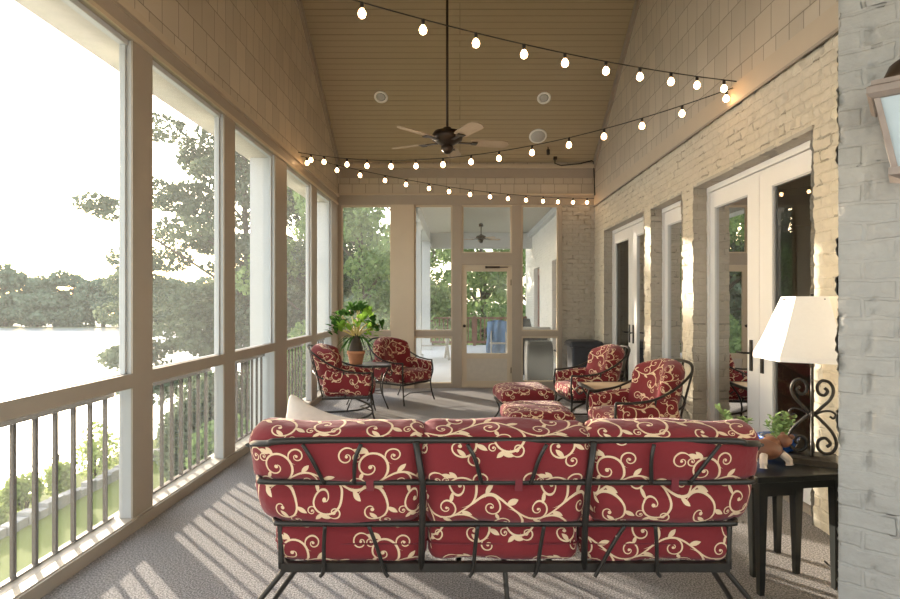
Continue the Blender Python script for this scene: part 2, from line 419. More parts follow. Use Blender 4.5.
def link(name, me, m, parent=None, bevel=0):
    me.materials.append(m)
    o = bpy.data.objects.new(name, me); C.objects.link(o)
    if parent: o.parent = parent
    if bevel:
        md = o.modifiers.new('bevel', 'BEVEL'); md.width = bevel; md.segments = 2; md.limit_method = 'ANGLE'
    return o
def tag(o, label, cat, group=None, kind=None):
    o['label'] = label; o['category'] = cat
    if group: o['group'] = group
    if kind: o['kind'] = kind
    return o
def thing(name, label, cat, loc=(0,0,0), rz=0, group=None):
    o = bpy.data.objects.new(name, None); C.objects.link(o); o.empty_display_size = .1
    o.location = loc; o.rotation_euler = (0,0,rz)
    return tag(o, label, cat, group)
def struct(o): o['kind'] = 'structure'; return o
def sempty(name, loc=(0,0,0)):
    o = bpy.data.objects.new(name, None); C.objects.link(o); o.location = loc; o['kind'] = 'structure'; return o
def copy_tree(o, parent=None):
    c = o.copy(); C.objects.link(c)
    if parent: c.parent = parent
    for ch in list(o.children): copy_tree(ch, c)
    return c
def spline(pts, n=6):
    """Catmull-Rom through pts"""
    P = [Vector(p) for p in pts]; P = [P[0]*2-P[1]]+P+[P[-1]*2-P[-2]]; out = []
    for i in range(1, len(P)-2):
        a, b, c, d = P[i-1], P[i], P[i+1], P[i+2]
        for k in range(n):
            t = k/n
            out.append(.5*((2*b)+(c-a)*t+(2*a-5*b+4*c-d)*t*t+(3*b-a-3*c+d)*t**3))
    out.append(P[-2]); return out
def grid_mesh(name, P, m, parent=None, mask=None, smooth=True):
    """P: (nu, nv, 3) array -> mesh of quads"""
    nu, nv = P.shape[:2]; idx = np.arange(nu*nv).reshape(nu, nv)
    q = np.stack([idx[:-1,:-1], idx[1:,:-1], idx[1:,1:], idx[:-1,1:]], -1)
    if mask is not None: q = q[mask]
    q = q.reshape(-1, 4)
    me = bpy.data.meshes.new(name); me.from_pydata(P.reshape(-1,3).tolist(), [], q.tolist())
    if smooth: me.polygons.foreach_set('use_smooth', [True]*len(me.polygons))
    return link(name, me, m, parent)

def cushion(name, size, r, parent, M=None, puff=0., pinch=None, n=18, seed=0, mat=None, shape=None, wob=.004):
    """rounded stuffed box, size (w,d,h) about its centre; UVs in metres; shape(p)->p bends it"""
    a, b, c = (x/2 for x in size); rnd = random.Random(seed); ou, ov = rnd.uniform(0, T), rnd.uniform(0, T)
    ph = [rnd.uniform(0, 6.28) for _ in range(4)]
    verts = []; faces = []; uvs = []; key = {}
    def pos(p):
        q = Vector((max(-a+r, min(a-r, p[0])), max(-b+r, min(b-r, p[1])), max(-c+r, min(c-r, p[2]))))
        d = Vector(p)-q; d = d.normalized()*r if d.length > 1e-9 else d
        w = q+d
        fx, fy, fz = w.x/a, w.y/b, w.z/c
        g = max(0, 1-fx*fx)*max(0, 1-fy*fy)
        if puff:
            if c <= min(a, b): w.z += puff*fz*max(0,1-fx**4)*max(0,1-fy**4)
            elif b <= a: w.y += puff*fy*max(0,1-fx**4)*max(0,1-fz**4)
            else: w.x += puff*fx*max(0,1-fy**4)*max(0,1-fz**4)
        k = wob*(math.sin(w.x*17+ph[0])+math.sin(w.y*19+ph[1])+math.sin(w.z*23+w.x*9+ph[2]))
        w += d.normalized()*k if d.length > 1e-9 else Vector()
        if pinch: w = pinch(w)
        if shape: w = shape(w)
        return w
    def ts(h, r):
        k = max(2, int(n*r/(h)/1.2)); k = min(k, 6)
        edge = [-h+r*(1-math.cos(PI/2*i/k)) for i in range(k)]
        # corner samples cluster near the edges
        mid = max(4, n-2*k); core = [-h+r+(2*h-2*r)*i/mid for i in range(mid+1)]
        return edge+core+[-x for x in edge[::-1]]
    tx, ty, tz = ts(a, r), ts(b, r), ts(c, r)
    for ax, sg in ((0,-1),(0,1),(1,-1),(1,1),(2,-1),(2,1)):
        A, B = [(ty, tz), (tx, tz), (tx, ty)][ax]
        loc = {}
        for i, u in enumerate(A):
            for j, v in enumerate(B):
                p = [(sg*a, u, v), (u, sg*b, v), (u, v, sg*c)][ax]
                k = tuple(round(x, 5) for x in p)
                if k not in key: key[k] = len(verts); verts.append(pos(p))
                loc[i, j] = (key[k], (u*(sg if ax != 1 else -sg)+ou+(a+b if ax == 0 else 0), v+ov+(b+c if ax == 2 else 0)))
        for i in range(len(A)-1):
            for j in range(len(B)-1):
                q = [loc[i,j], loc[i+1,j], loc[i+1,j+1], loc[i,j+1]]
                faces.append([x[0] for x in q]); uvs.append([x[1] for x in q])
    if M is not None: verts = [M @ v for v in verts]
    me = bpy.data.meshes.new(name); me.from_pydata([tuple(v) for v in verts], [], faces)
    ul = me.uv_layers.new(name='UVMap'); flat = [c for f in uvs for t in f for c in t]; ul.data.foreach_set('uv', flat)
    bm = bmesh.new(); bm.from_mesh(me); bmesh.ops.recalc_face_normals(bm, faces=bm.faces); bm.to_mesh(me); bm.free()
    me.polygons.foreach_set('use_smooth', [True]*len(me.polygons))
    return link(name, me, mat or MT['fabric'], parent)

def foliage(name, blobs, n, size, m, parent=None, seed=1, elong=1.6, droop=0.):
    """leaf diamonds spread through ellipsoid blobs [(centre, radii)]"""
    rg = np.random.default_rng(seed); vol = np.array([b[1][0]*b[1][1]*b[1][2] for b in blobs])**.7; pick = rg.choice(len(blobs), n, p=vol/vol.sum())
    d = rg.normal(size=(n,3)); d /= np.linalg.norm(d, axis=1)[:,None]; rad = rg.uniform(.35, 1, n)**.5
    cc = np.array([b[0] for b in blobs])[pick]; rr = np.array([b[1] for b in blobs])[pick]
    P = cc+d*rad[:,None]*rr
    a = rg.normal(size=(n,3)); a[:,2] -= droop; a /= np.linalg.norm(a, axis=1)[:,None]
    b = np.cross(a, rg.normal(size=(n,3))); b /= np.linalg.norm(b, axis=1)[:,None]
    s = size*rg.uniform(.6, 1.3, n)[:,None]
    V = np.stack([P-a*s*elong/2, P+b*s*.5, P+a*s*elong/2, P-b*s*.5], 1).reshape(-1,3)
    F = np.arange(n*4).reshape(n,4)
    me = bpy.data.meshes.new(name); me.from_pydata(V.tolist(), [], F.tolist())
    return link(name, me, m, parent)

# ------------------------------------------------------------------ setting dimensions
XL, XR, YF = -2.08, 2.30, 9.55
ZH = 3.12            # head of the openings
RY, RZ = 6.35, 5.96  # ridge
SL = .66
def ceil_z(y): return RZ-SL*abs(y-RY)

# floor
struct(MB().box(-2.24, 2.62, -2.6, YF+.1, -.12, 0).build('floor', MT['carpet']))
# ceiling: two slopes and the flat part behind
o = struct(MB().poly([(XL-.1, RY, RZ), (XL-.1, YF+.12, ceil_z(YF+.12)), (XL-.1, YF+.12, ceil_z(YF+.12)+.12), (XL-.1, RY, RZ+.12)], (XR-XL+.3, 0, 0)).build('ceiling', MT['bead']))
YB = RY-(RZ-3.3)/SL
o = struct(MB().poly([(XL-.1, RY, RZ), (XL-.1, YB, 3.3), (XL-.1, YB, 3.42), (XL-.1, RY, RZ+.12)], (XR-XL+.3, 0, 0)).build('ceiling', MT['bead']))
struct(MB().box(XL-.3, XR+.7, -2.6, YB, 3.3, 3.42).build('ceiling', MT['bead']))
# left wall: shingled gable above the openings
struct(MB().poly([(XL, YF, ZH+.15), (XL, YF, ceil_z(YF)), (XL, RY, RZ), (XL, YB, 3.3), (XL, YB, ZH+.15)], (-.14, 0, 0)).build('wall_left', MT['shingle_side']))
struct(MB().box(XL-.3, XL, -2.6, YF+.12, ZH, ZH+.18).build('trim_1', MT['trim']))                       # header board
struct(MB().box(XL-.34, XL-.05, -2.6, YF+.12, ZH-.03, ZH+.10).build('trim_2', MT['sill']))                # outer beam, seen from below
struct(MB().box(XL, XL+.03, -2.6, YF, ZH+.135, ZH+.185).box(XL, XL+.018, -2.6, YF, ZH+.0, ZH+.03).build('trim_3', MT['trim_light']))
# rake boards where walls meet the slopes, crown at the far end
def rake(x0, x1, name):
    struct(MB().poly([(x0, YF, ceil_z(YF)), (x0, RY, RZ), (x0, YB, 3.3), (x0, YB, 3.17), (x0, RY, RZ-.15), (x0, YF, ceil_z(YF)-.15)], (x1-x0, 0, 0)).build(name, MT['trim']))
rake(XL, XL+.035, 'trim_4'); rake(XR-.035, XR, 'trim_5')
# bays in the left wall
posts = [(7.87, 8.15, 0), (6.30, 6.73, 1), (4.94, 5.18, 0), (3.56, 3.79, 0), (2.17, 2.41, 1), (.78, 1.02, 0), (-.62, -.37, 1), (-2.6, -1.9, 1)]
k = 6
for (a, b, big) in posts+[(9.10, YF+.1, 1)]:
    e = sempty('trim_%d' % k, (XL, (a+b)/2, 0)); k += 1; h = (b-a)/2
    MB().box(-.012, 0, -h, h, .0, ZH).build('post_board', MT['trim'], e)
    MB().box(-.09, -.0121, -h+.004, h-.006, .08, ZH-.001).build('post_stud', MT['white_stud'], e)
    if big: MB().box(-.29, -.091, -h+.02, h-.02, -.1, ZH-.03).build('post_column', MT['white_stud'], e)
bays = [(8.15, 9.10), (6.73, 7.87), (5.18, 6.30), (3.79, 4.94), (2.41, 3.56), (1.02, 2.17)]
bay_words = ['narrow end bay beside the far corner', 'bay behind the lidless left armchair', 'third bay from the camera', 'second bay from the camera', 'nearest bay', 'bay beside the camera']
bay_words = ['at the far corner bay of the left wall', 'in the bay behind the side-on armchair', 'in the bay beside the wide white column', 'in the second bay, before the big tree', 'in the nearest bay, before the lawn and lake', 'in the bay beside the camera']
for i, (a, b) in enumerate(bays):
    w = sempty('window_%d' % (i+1), (XL, (a+b)/2, 0)); h = (b-a)/2
    MB().box(-.03, 0, -h, h, .91, 1.0).build('rail_board', MT['trim'], w)
    MB().box(-.10, -.031, -h, h, .93, .985).build('rail_ledge', MT['sill'], w)
    MB().box(-.075, -.03, -h, h, ZH-.035, ZH).box(-.075, -.04, -h, -h+.018, .985, ZH-.035).box(-.075, -.04, h-.018, h, .985, ZH-.035).box(-.075, -.04, -h, h, .985, 1.003).build('window_frame', MT['white_stud'], w)
    MB().quad((-.06, -h, .99), (-.06, h, .99), (-.06, h, ZH), (-.06, -h, ZH)).build('screen_pane', MT['screen'], w)
    MB().quad((-.06, -h, .08), (-.06, h, .08), (-.06, h, .92), (-.06, -h, .92)).build('screen_pane', MT['screen'], w)
    if i < 5:
        g = thing('guard_railing', 'dark metal guard railing of slim balusters '+bay_words[i], 'railing', (XL-.13, (a+b)/2, .082), 0, 'guard railings along the left wall')
        MB().box(-.014, .014, -h, h, .77, .80).build('top_rail', MT['bronze'], g)
        MB().box(-.014, .014, -h, h, 0, .012).build('bottom_rail', MT['bronze'], g)
        nb = max(5, int((b-a)/.135)); bal = None
        for q in range(nb):
            y = -h+(q+.5)*(b-a)/nb
            if bal is None:
                bal = MB().box(-.010, .010, -.010, .010, .01, .785).build('baluster', MT['bronze'], g); ob = bal
            else:
                ob = bal.copy(); C.objects.link(ob); ob.parent = g
            ob.location = (0, y, 0)
# sill and the board under it
struct(MB().box(XL-.17, XL+.005, -2.6, YF, -.1, .08).build('trim_20', MT['sill'], None))
struct(MB().box(XL+.005, XL+.022, -2.6, YF, 0, .074).build('baseboard_left', MT['trim']))

# ------------------------------------------------------------------ far wall
def far(name, x0, x1, z0, z1, m, y0=YF, y1=YF+.1): return struct(MB().box(x0, x1, y0, y1, z0, z1).build(name, MT[m]))
far('wall_far', XL, XR, ZH+.17, ceil_z(YF)+.05, 'shingle_end', YF, YF+.1)
far('trim_21', XL, XR, ZH, ZH+.17, 'trim', YF-.02, YF+.1)
far('trim_22', XL, XR, ZH+.165, ZH+.195, 'trim_light', YF-.045, YF-.02)
far('trim_23', XL, XR, 3.58, 3.74, 'trim', YF-.025, YF)
far('trim_24', XL, XR, 3.74, 3.80, 'trim_light', YF-.07, YF)
far('trim_25', -1.17, -.78, 0, ZH, 'trim_light', YF-.05, YF+.1)
far('trim_26', XL, -2.03, 0, ZH, 'trim')
far('trim_27', -.13, .03, 0, ZH, 'trim')
far('trim_28', .89, 1.05, 0, ZH, 'trim')
far('trim_29', 1.68, 1.74, 0, ZH, 'trim')
far('trim_30', .03, .89, 2.10, 2.30, 'trim')
def far_window(n, x0, x1, lo):
    w = sempty('window_%d' % n, ((x0+x1)/2, YF, 0)); h = (x1-x0)/2
    MB().box(-h, h, 0, .09, .88, .97).build('rail_board', MT['trim'], w)
    MB().box(-h, h, 0, .09, 0, lo).build('sill_board', MT['trim'], w)
    f = MB()
    for z0, z1 in ((.97, ZH), (lo, .88)):
        f.box(-h, -h+.025, .02, .07, z0, z1).box(h-.025, h, .02, .07, z0, z1).box(-h+.025, h-.025, .02, .07, z0, z0+.022).box(-h+.025, h-.025, .02, .07, z1-.03, z1)
    f.build('window_frame', MT['trim_light'], w)
    for z0, z1 in ((.97, ZH), (lo, .88)):
        MB().quad((-h, .045, z0), (h, .045, z0), (h, .045, z1), (-h, .045, z1)).build('screen_pane', MT['screen_end'], w)
far_window(7, -2.03, -1.17, .1); far_window(8, -.78, -.13, .07); far_window(9, 1.05, 1.68, .1)
w = sempty('window_10', (.46, YF, 2.3))
MB().box(-.43, -.40, .02, .07, 0, .82).box(.40, .43, .02, .07, 0, .82).box(-.40, .40, .02, .07, 0, .025).box(-.40, .40, .02, .07, .79, .82).build('window_frame', MT['trim_light'], w)
MB().quad((-.43, .045, 0), (.43, .045, 0), (.43, .045, .82), (-.43, .045, .82)).build('screen_pane', MT['screen_end'], w)
# screen door
d = sempty('door_1', (.46, YF+.02, 0))
MB().box(-.431, -.345, 0, .04, .02, 2.099).box(.345, .431, 0, .04, .02, 2.099).box(-.345, .345, 0, .04, 1.99, 2.099).box(-.345, .345, 0, .04, .50, .59).box(-.345, .345, 0, .04, .02, .12).build('door_frame', MT['trim_light'], d)
MB().box(-.345, .345, .012, .03, .12, .50).build('kick_panel', MT['sill'], d)
MB().quad((-.345, .02, .59), (.345, .02, .59), (.345, .02, 1.99), (-.345, .02, 1.99)).build('screen_pane', MT['screen_end'], d)
MB().tube([(-.385, 0, 1.06), (-.385, -.045, 1.06)], .009).ball((-.385, -.055, 1.06), .026).build('door_knob', MT['bronze'], d)
MB().tube([(-.02, -.02, 2.06), (.22, -.02, 2.06)], .018).tube([(.22, -.02, 2.06), (.36, -.012, 2.06)], .007).box(-.03, .0, -.02, .0, 2.04, 2.08).build('door_closer', MT['bronze'], d)
for z0 in (.25, 1.75): MB().box(.405, .418, -.012, .0, z0, z0+.1).build('hinge', MT['bronze'], d)
struct(MB().box(.03, .89, YF, YF+.1, 0, .02).build('trim_31', MT['trim']))
# brick at the right end of the far wall
def brick_bumps(U, Z, seed, soft=False):
    rg = np.random.default_rng(seed); ch, bw = .074, .205
    row = np.floor(Z/ch).astype(int); off = (row % 2)*bw*.5; col = np.floor((U+off)/bw).astype(int)
    tab = rg.uniform(-1, 1, (400, 400)); h = tab[row % 400, col % 400]*.006
    fz = Z/ch-row; fu = (U+off)/bw-col
    edge = np.minimum(np.minimum(fz, 1-fz)*ch, np.minimum(fu, 1-fu)*bw)
    gap = tab[(row*7+3) % 400, (col*5+1) % 400]
    hj = np.minimum(fu, 1-fu)*bw
    weep = rg.uniform(-1, 1, (U.shape))*.0016
    h = h-np.where(edge < .009, .006, 0)-np.where((hj < .013) & (gap > .35) & (fz > .12), .02, 0)+weep
    if soft:
        h = tab[row % 400, col % 400]*.004-np.clip(1-edge/.014, 0, 1)**1.5*.004-np.where((hj < .011+.006*np.sin(fz*7+col)) & (gap > .30) & (fz > .2-.2*gap), .014, 0)+weep
    h += .004*np.sin(U*31+Z*9)*np.sin(Z*27-U*5)
    return h
def brick_panel(name, org, du, n, W, H, step, m, parent=None, seed=3, holes=(), z0=0):
    us = np.linspace(0, W, int(W/step)+1); zs = np.linspace(z0, H, int((H-z0)/step)+1)
    U, Z = np.meshgrid(us, zs, indexing='ij'); h = brick_bumps(U, Z, seed, m == 'brick_diag')
    P = np.zeros(U.shape+(3,)); org = np.array(org); du = np.array(du); n = np.array(n)
    P[:] = org+U[...,None]*du+h[...,None]*n; P[...,2] = Z
    mask = None
    if holes:
        cu = (us[:-1]+us[1:])/2; cz = (zs[:-1]+zs[1:])/2; A, B = np.meshgrid(cu, cz, indexing='ij'); mask = np.ones(A.shape, bool)
        for a, b, c in holes: mask &= ~((A > a) & (A < b) & (B < c))
    return grid_mesh(name, P, MT[m], parent, mask)
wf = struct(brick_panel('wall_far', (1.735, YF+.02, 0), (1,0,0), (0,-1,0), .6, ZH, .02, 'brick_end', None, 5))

# ------------------------------------------------------------------ right wall with its three door openings
holes = [(3.65, 5.52, 2.58), (5.80, 6.74, 2.58), (6.98, 8.94, 2.60)]
REC = .13
rg = np.random.default_rng(11)
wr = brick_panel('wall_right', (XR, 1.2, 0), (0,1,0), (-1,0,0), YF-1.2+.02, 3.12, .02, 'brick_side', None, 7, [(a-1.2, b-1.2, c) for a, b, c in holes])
struct(wr)
# reveals of the openings, ragged along the brick courses
for a, b, c in holes:
    zs = np.arange(0, c+.021, .02); rag = rg.uniform(-.012, .012, len(zs)//4+3)
    for y, sg in ((a, 1), (b, -1)):
        xs = np.linspace(XR-.006, XR+.32, 15); X, Z = np.meshgrid(xs, zs, indexing='ij')
        P = np.zeros(X.shape+(3,)); P[...,0] = X; P[...,2] = Z
        r_ = np.array([rag[int(z/.074) % len(rag)] for z in zs]); r_ = r_+.004*np.sin(zs*170)
        P[...,1] = y+sg*(.012+r_[None,:])*np.where(X < XR+REC, 1, .4)
        struct(grid_mesh('wall_right', P, MT['brick_end']))
    struct(MB().box(XR-.004, XR+.32, a, b, c, c+.03).build('wall_right', MT['brick_end']))
struct(MB().box(XR-.022, XR+.05, 1.2, YF, 3.10, 3.27).build('trim_32', MT['trim_light']))
struct(MB().box(XR-.032, XR-.02, 1.2, YF, 3.085, 3.105).build('trim_33', MT['trim']))
struct(MB().poly([(XR, YF, 3.1), (XR, YF, ceil_z(YF)), (XR, RY, RZ), (XR, YB, 3.3), (XR, 1.2, 3.3), (XR, 1.2, 3.1)], (.14, 0, 0)).build('wall_right', MT['shingle_side']))
def french_door(n, y0, y1, top, leaves, handles):
    d = sempty('door_%d' % n, (XR+REC, y0, 0)); W = y1-y0
    MB().box(0, .12, .0, .03, 0, top).box(0, .12, W-.03, W, 0, top).box(0, .12, .03, W-.03, top-.05, top).build('door_frame', MT['door_white'], d)
    MB().box(-.04, .12, .0, W, 0, .03).build('threshold', MT['trim'], d)
    lw = (W-.06)/leaves
    for q in range(leaves):
        a = .03+q*lw+.003; b = a+lw-.006; t = top-.055
        sa, sb = (.17 if q == 0 else .18), (.18 if q < leaves-1 else .09)
        lf = MB().box(.02, .065, a, a+sa, .035, t).box(.02, .065, b-sb, b, .035, t).box(.02, .065, a+sa, b-sb, t-.15, t).box(.02, .065, a+sa, b-sb, .035, .25).build('door_leaf', MT['door_white'], d)
        MB().box(.024, .06, a+sa, a+sa+.015, .25, t-.15).box(.024, .06, b-sb-.015, b-sb, .25, t-.15).box(.024, .06, a+sa+.015, b-sb-.015, .25, .265).box(.024, .06, a+sa+.015, b-sb-.015, t-.165, t-.15).build('glazing_bead', MT['white_stud'], lf)
        MB().quad((.042, a+sa, .25), (.042, b-sb, .25), (.042, b-sb, t-.15), (.042, a+sa, t-.15)).build('glass_pane', MT['glass'], lf)
        if (q in handles):
            yy = {'hi': b-.05, 'lo': a+.115}[handles[q]]; s = -1 if handles[q] == 'hi' else 1
            MB().box(.008, .021, yy-.018, yy+.018, .88, 1.14).tube([(.01, yy, 1.03), (-.045, yy, 1.03), (-.05, yy-s*-.0+s*.11, 1.03)], .009).build('door_handle', MT['dark_metal'], lf)
    return d
french_door(2, 3.65, 5.52, 2.58, 2, {0: 'hi', 1: 'lo'})
french_door(3, 5.80, 6.74, 2.58, 1, {0: 'lo'})
french_door(4, 6.98, 8.94, 2.60, 2, {0: 'hi', 1: 'lo'})
# the room behind the doors
struct(MB().box(XR+.3, 7.2, 2.6, 10.6, -.1, 0).build('floor', MT['indoor_floor']))
struct(MB().box(XR+.3, 7.2, 2.6, 10.6, 2.9, 3.0).build('ceiling', MT['indoor_wall']))
struct(MB().box(7.1, 7.2, 2.6, 10.6, 0, 2.9).box(XR+.3, 7.1, 2.6, 2.7, 0, 2.9).box(XR+.3, 7.1, 10.5, 10.6, 0, 2.9).build('wall_inside', MT['indoor_wall']))

# ------------------------------------------------------------------ angled brick wall at the near right
P1 = Vector((1.486, 2.2, 0)); dd = Vector((.777, -.629, 0)); nn = Vector((-.629, -.777, 0))
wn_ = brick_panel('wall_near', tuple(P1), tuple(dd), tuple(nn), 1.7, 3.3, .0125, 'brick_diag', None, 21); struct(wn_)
# its return face, ragged at the corner
zs = np.arange(0, 3.3, .0125); xs = np.linspace(0, 1.2, 40); X, Z = np.meshgrid(xs, zs, indexing='ij'); P = np.zeros(X.shape+(3,))
P[...,0] = P1.x+X*.7071; P[...,1] = P1.y+X*.7071; P[...,2] = Z
edge = brick_bumps(np.zeros((1, len(zs))), zs[None,:], 21)[0]
rag = np.array([random.uniform(-.006, .010) for _ in range(60)])
rz_ = np.array([rag[int(z/.074)] for z in zs])+.003*np.sin(zs*160)
P[...,0] -= rz_[None,:]*.7071; P[...,1] += rz_[None,:]*.7071
struct(grid_mesh('wall_near', P, MT['brick_end']))
struct(MB().quad((P1.x+.02, P1.y-.0, 3.299), (P1.x+1.2, P1.y-1.2, 3.299), (3.0, 2.2, 3.299), (P1.x+.86, P1.y+.86, 3.299)).build('wall_near', MT['brick_end']))
# end of the porch behind the camera: low wall and corner posts, open above
struct(MB().box(XL, 3.0, -2.6, -2.5, 0, .9).box(1.6, 3.0, -2.6, -2.5, .9, 3.3).build('wall_back', MT['trim']))
# ------------------------------------------------------------------ sofa seen from behind
def ry(z): return -.425-.115*(z-.31)/.56          # the back leans towards the camera (local y)
sofa = thing('sofa', 'three-seat wrought iron sofa with red scroll cushions seen from behind', 'sofa', (.195, 2.85, 0))
def rail_pts(z, hw, bend, fwd):
    y = ry(z)
    return spline([(-hw-bend, y+fwd, z), (-hw-bend*.55, y+fwd*.25, z), (-hw+.10, y, z), (0, y, z), (hw-.10, y, z), (hw+bend*.55, y+fwd*.25, z), (hw+bend, y+fwd, z)], 6)
MB().tube(rail_pts(.70, 1.02, .05, .16), .012).build('back_rail', MT['iron'], sofa)
MB().tube(rail_pts(.51, .97, .03, .10), .012).build('back_rail', MT['iron'], sofa)
# top rail sweeping round into the arms
top = spline([(-1.06, .42, .60), (-1.12, .30, .655), (-1.12, 0, .70), (-1.11, -.3, .80), (-1.085, -.44, .845), (-1.0, -.515, .865), (-.86, -.525, .878), (0, -.525, .88), (.86, -.525, .878), (1.0, -.515, .865), (1.085, -.44, .845), (1.11, -.3, .80), (1.12, 0, .70), (1.12, .30, .655), (1.06, .42, .60)], 8)
MB().tube(top, .014).build('top_rail', MT['iron'], sofa)
for s in (-1, 1):
    arm = MB().tube(spline([(s*1.105, -.40, .83), (s*1.125, -.30, .80), (s*1.135, 0, .705), (s*1.12, .28, .665)], 6), .02, flat=(1.5, .6))
    arm.tube(spline([(s*1.04, .38, .62), (s*1.02, .40, .45), (s*1.0, .38, .31)]), .012)
    arm.tube(spline([(s*1.07, -.30, .70), (s*1.09, 0, .56), (s*1.05, .36, .50)]), .010)
    arm.build('arm', MT['iron'], sofa)
f = MB().box(-.97, .97, -.435, -.405, .288, .326).box(-.97, .97, .37, .40, .288, .326).box(-.97, -.94, -.405, .37, .288, .326).box(.94, .97, -.405, .37, .288, .326)
for x in np.linspace(-.8, .8, 9): f.box(x-.012, x+.012, -.405, .37, .30, .312)
f.build('seat_frame', MT['iron'], sofa)
for x in (-.355, .335): MB().tube([(x+.008*(1 if x > 0 else -1), ry(.30), .30), (x, ry(.5)-.012, .5), (x+.005, ry(.7)-.012, .7), (x+.022*(1 if x > 0 else -1), ry(.88)-.004, .88)], .014, 6).build('upright', MT['iron'], sofa)
for s in (-1, 1): MB().tube(spline([(s*.97, ry(.3), .30), (s*.985, ry(.5)+.06, .5), (s*1.05, ry(.7)+.12, .7), (s*1.09, ry(.84)+.09, .845)]), .012).build('upright', MT['iron'], sofa)
for x0, x1 in ((-.84, -.76), (-.60, -.635), (-.165, -.105), (.16, .10), (.60, .60), (.87, .76)):
    MB().tube(spline([(x0, ry(.87)-.018, .872), ((x0*2+x1)/3+.012*(1 if x1 > x0 else -1), ry(.80)-.034, .81), (x1, ry(.7)-.018, .70)]), .0085, 6).build('spindle', MT['iron'], sofa)
for x0, x1 in ((-.765, -.78), (-.58, -.52), (-.12, -.14), (.16, .135), (.50, .40), (.63, .65)):
    MB().tube(spline([(x0, ry(.51)-.02, .51), ((x0+x1)/2, ry(.42)-.026, .42), (x1, ry(.31)-.024, .305), (x1+.015*(1 if x1 > x0 else -1), ry(.3)-.022, .275)]), .0085, 6).build('spindle', MT['iron'], sofa)
for (x, y, x2, y2) in ((-.95, -.41, -1.17, -.46), (-.90, -.39, -1.09, -.26), (.95, -.41, 1.17, -.46), (.90, -.39, 1.09, -.26), (-.92, .38, -1.06, .46), (.92, .38, 1.06, .46), (0, -.39, .02, -.44), (0, .38, 0, .45)):
    MB().tube(spline([(x, y, .30), (x+(x2-x)*.30, y+(y2-y)*.3, .22), (x+(x2-x)*.70, y+(y2-y)*.7, .11), (x2, y2, .012)]), [.012]*18+[.012]).ball((x2, y2, .012), .017, 6).build('leg', MT['iron'], sofa)
def back_shape(side):
    def f(p):
        z = p.z; q = Vector(p)
        q.y *= 1-.40*math.exp(-((z+.025)/.034)**2)          # drawn in where the middle rail presses
        q.x *= 1+.05*(z/.23)                                # wider at the top
        if side:
            e = max(0, side*p.x/.36-.1)
            q.y += .10*e*e; q.z -= .045*e*e*(1 if z > 0 else .2)
        return q
    return f
lean = Matrix.Rotation(math.radians(-11), 4, 'X')
lean = Matrix.Rotation(math.radians(11), 4, 'X')
for q, x in enumerate((-.73, 0, .73)):
    wq = .73 if q == 1 else .765
    cu = cushion('back_cushion', (wq, .225, .435), .078, sofa, Matrix.Translation((x, -.395, .715)) @ lean, .02, back_shape(q-1), 26, 40+q, wob=.0045)
for q, x in enumerate((-.675, -.005, .665)):
    cu = cushion('seat_cushion', (.67, .76, .185), .06, sofa, Matrix.Translation((x, -.04, .408)), .012, None, 20, 50+q)
    pts = []
    for (cx_, cy_, a0_) in ((.275, -.32, -90), (.275, .32, 0), (-.275, .32, 90), (-.275, -.32, 180)):
        for k_ in range(5): pts.append((x+cx_+.0605*math.cos(math.radians(a0_+22.5*k_)), cy_-.04+.0605*math.sin(math.radians(a0_+22.5*k_)), .405))
    pts.append(pts[0])
    MB().tube(pts, .0035, 6).build('piping', MT['piping'], cu)
for x in (-.57, .05, .70):
    MB().box(x-.015, x+.015, ry(.7)-.018, ry(.7)+.016, .668, .722).build('tie', MT['piping'], sofa)

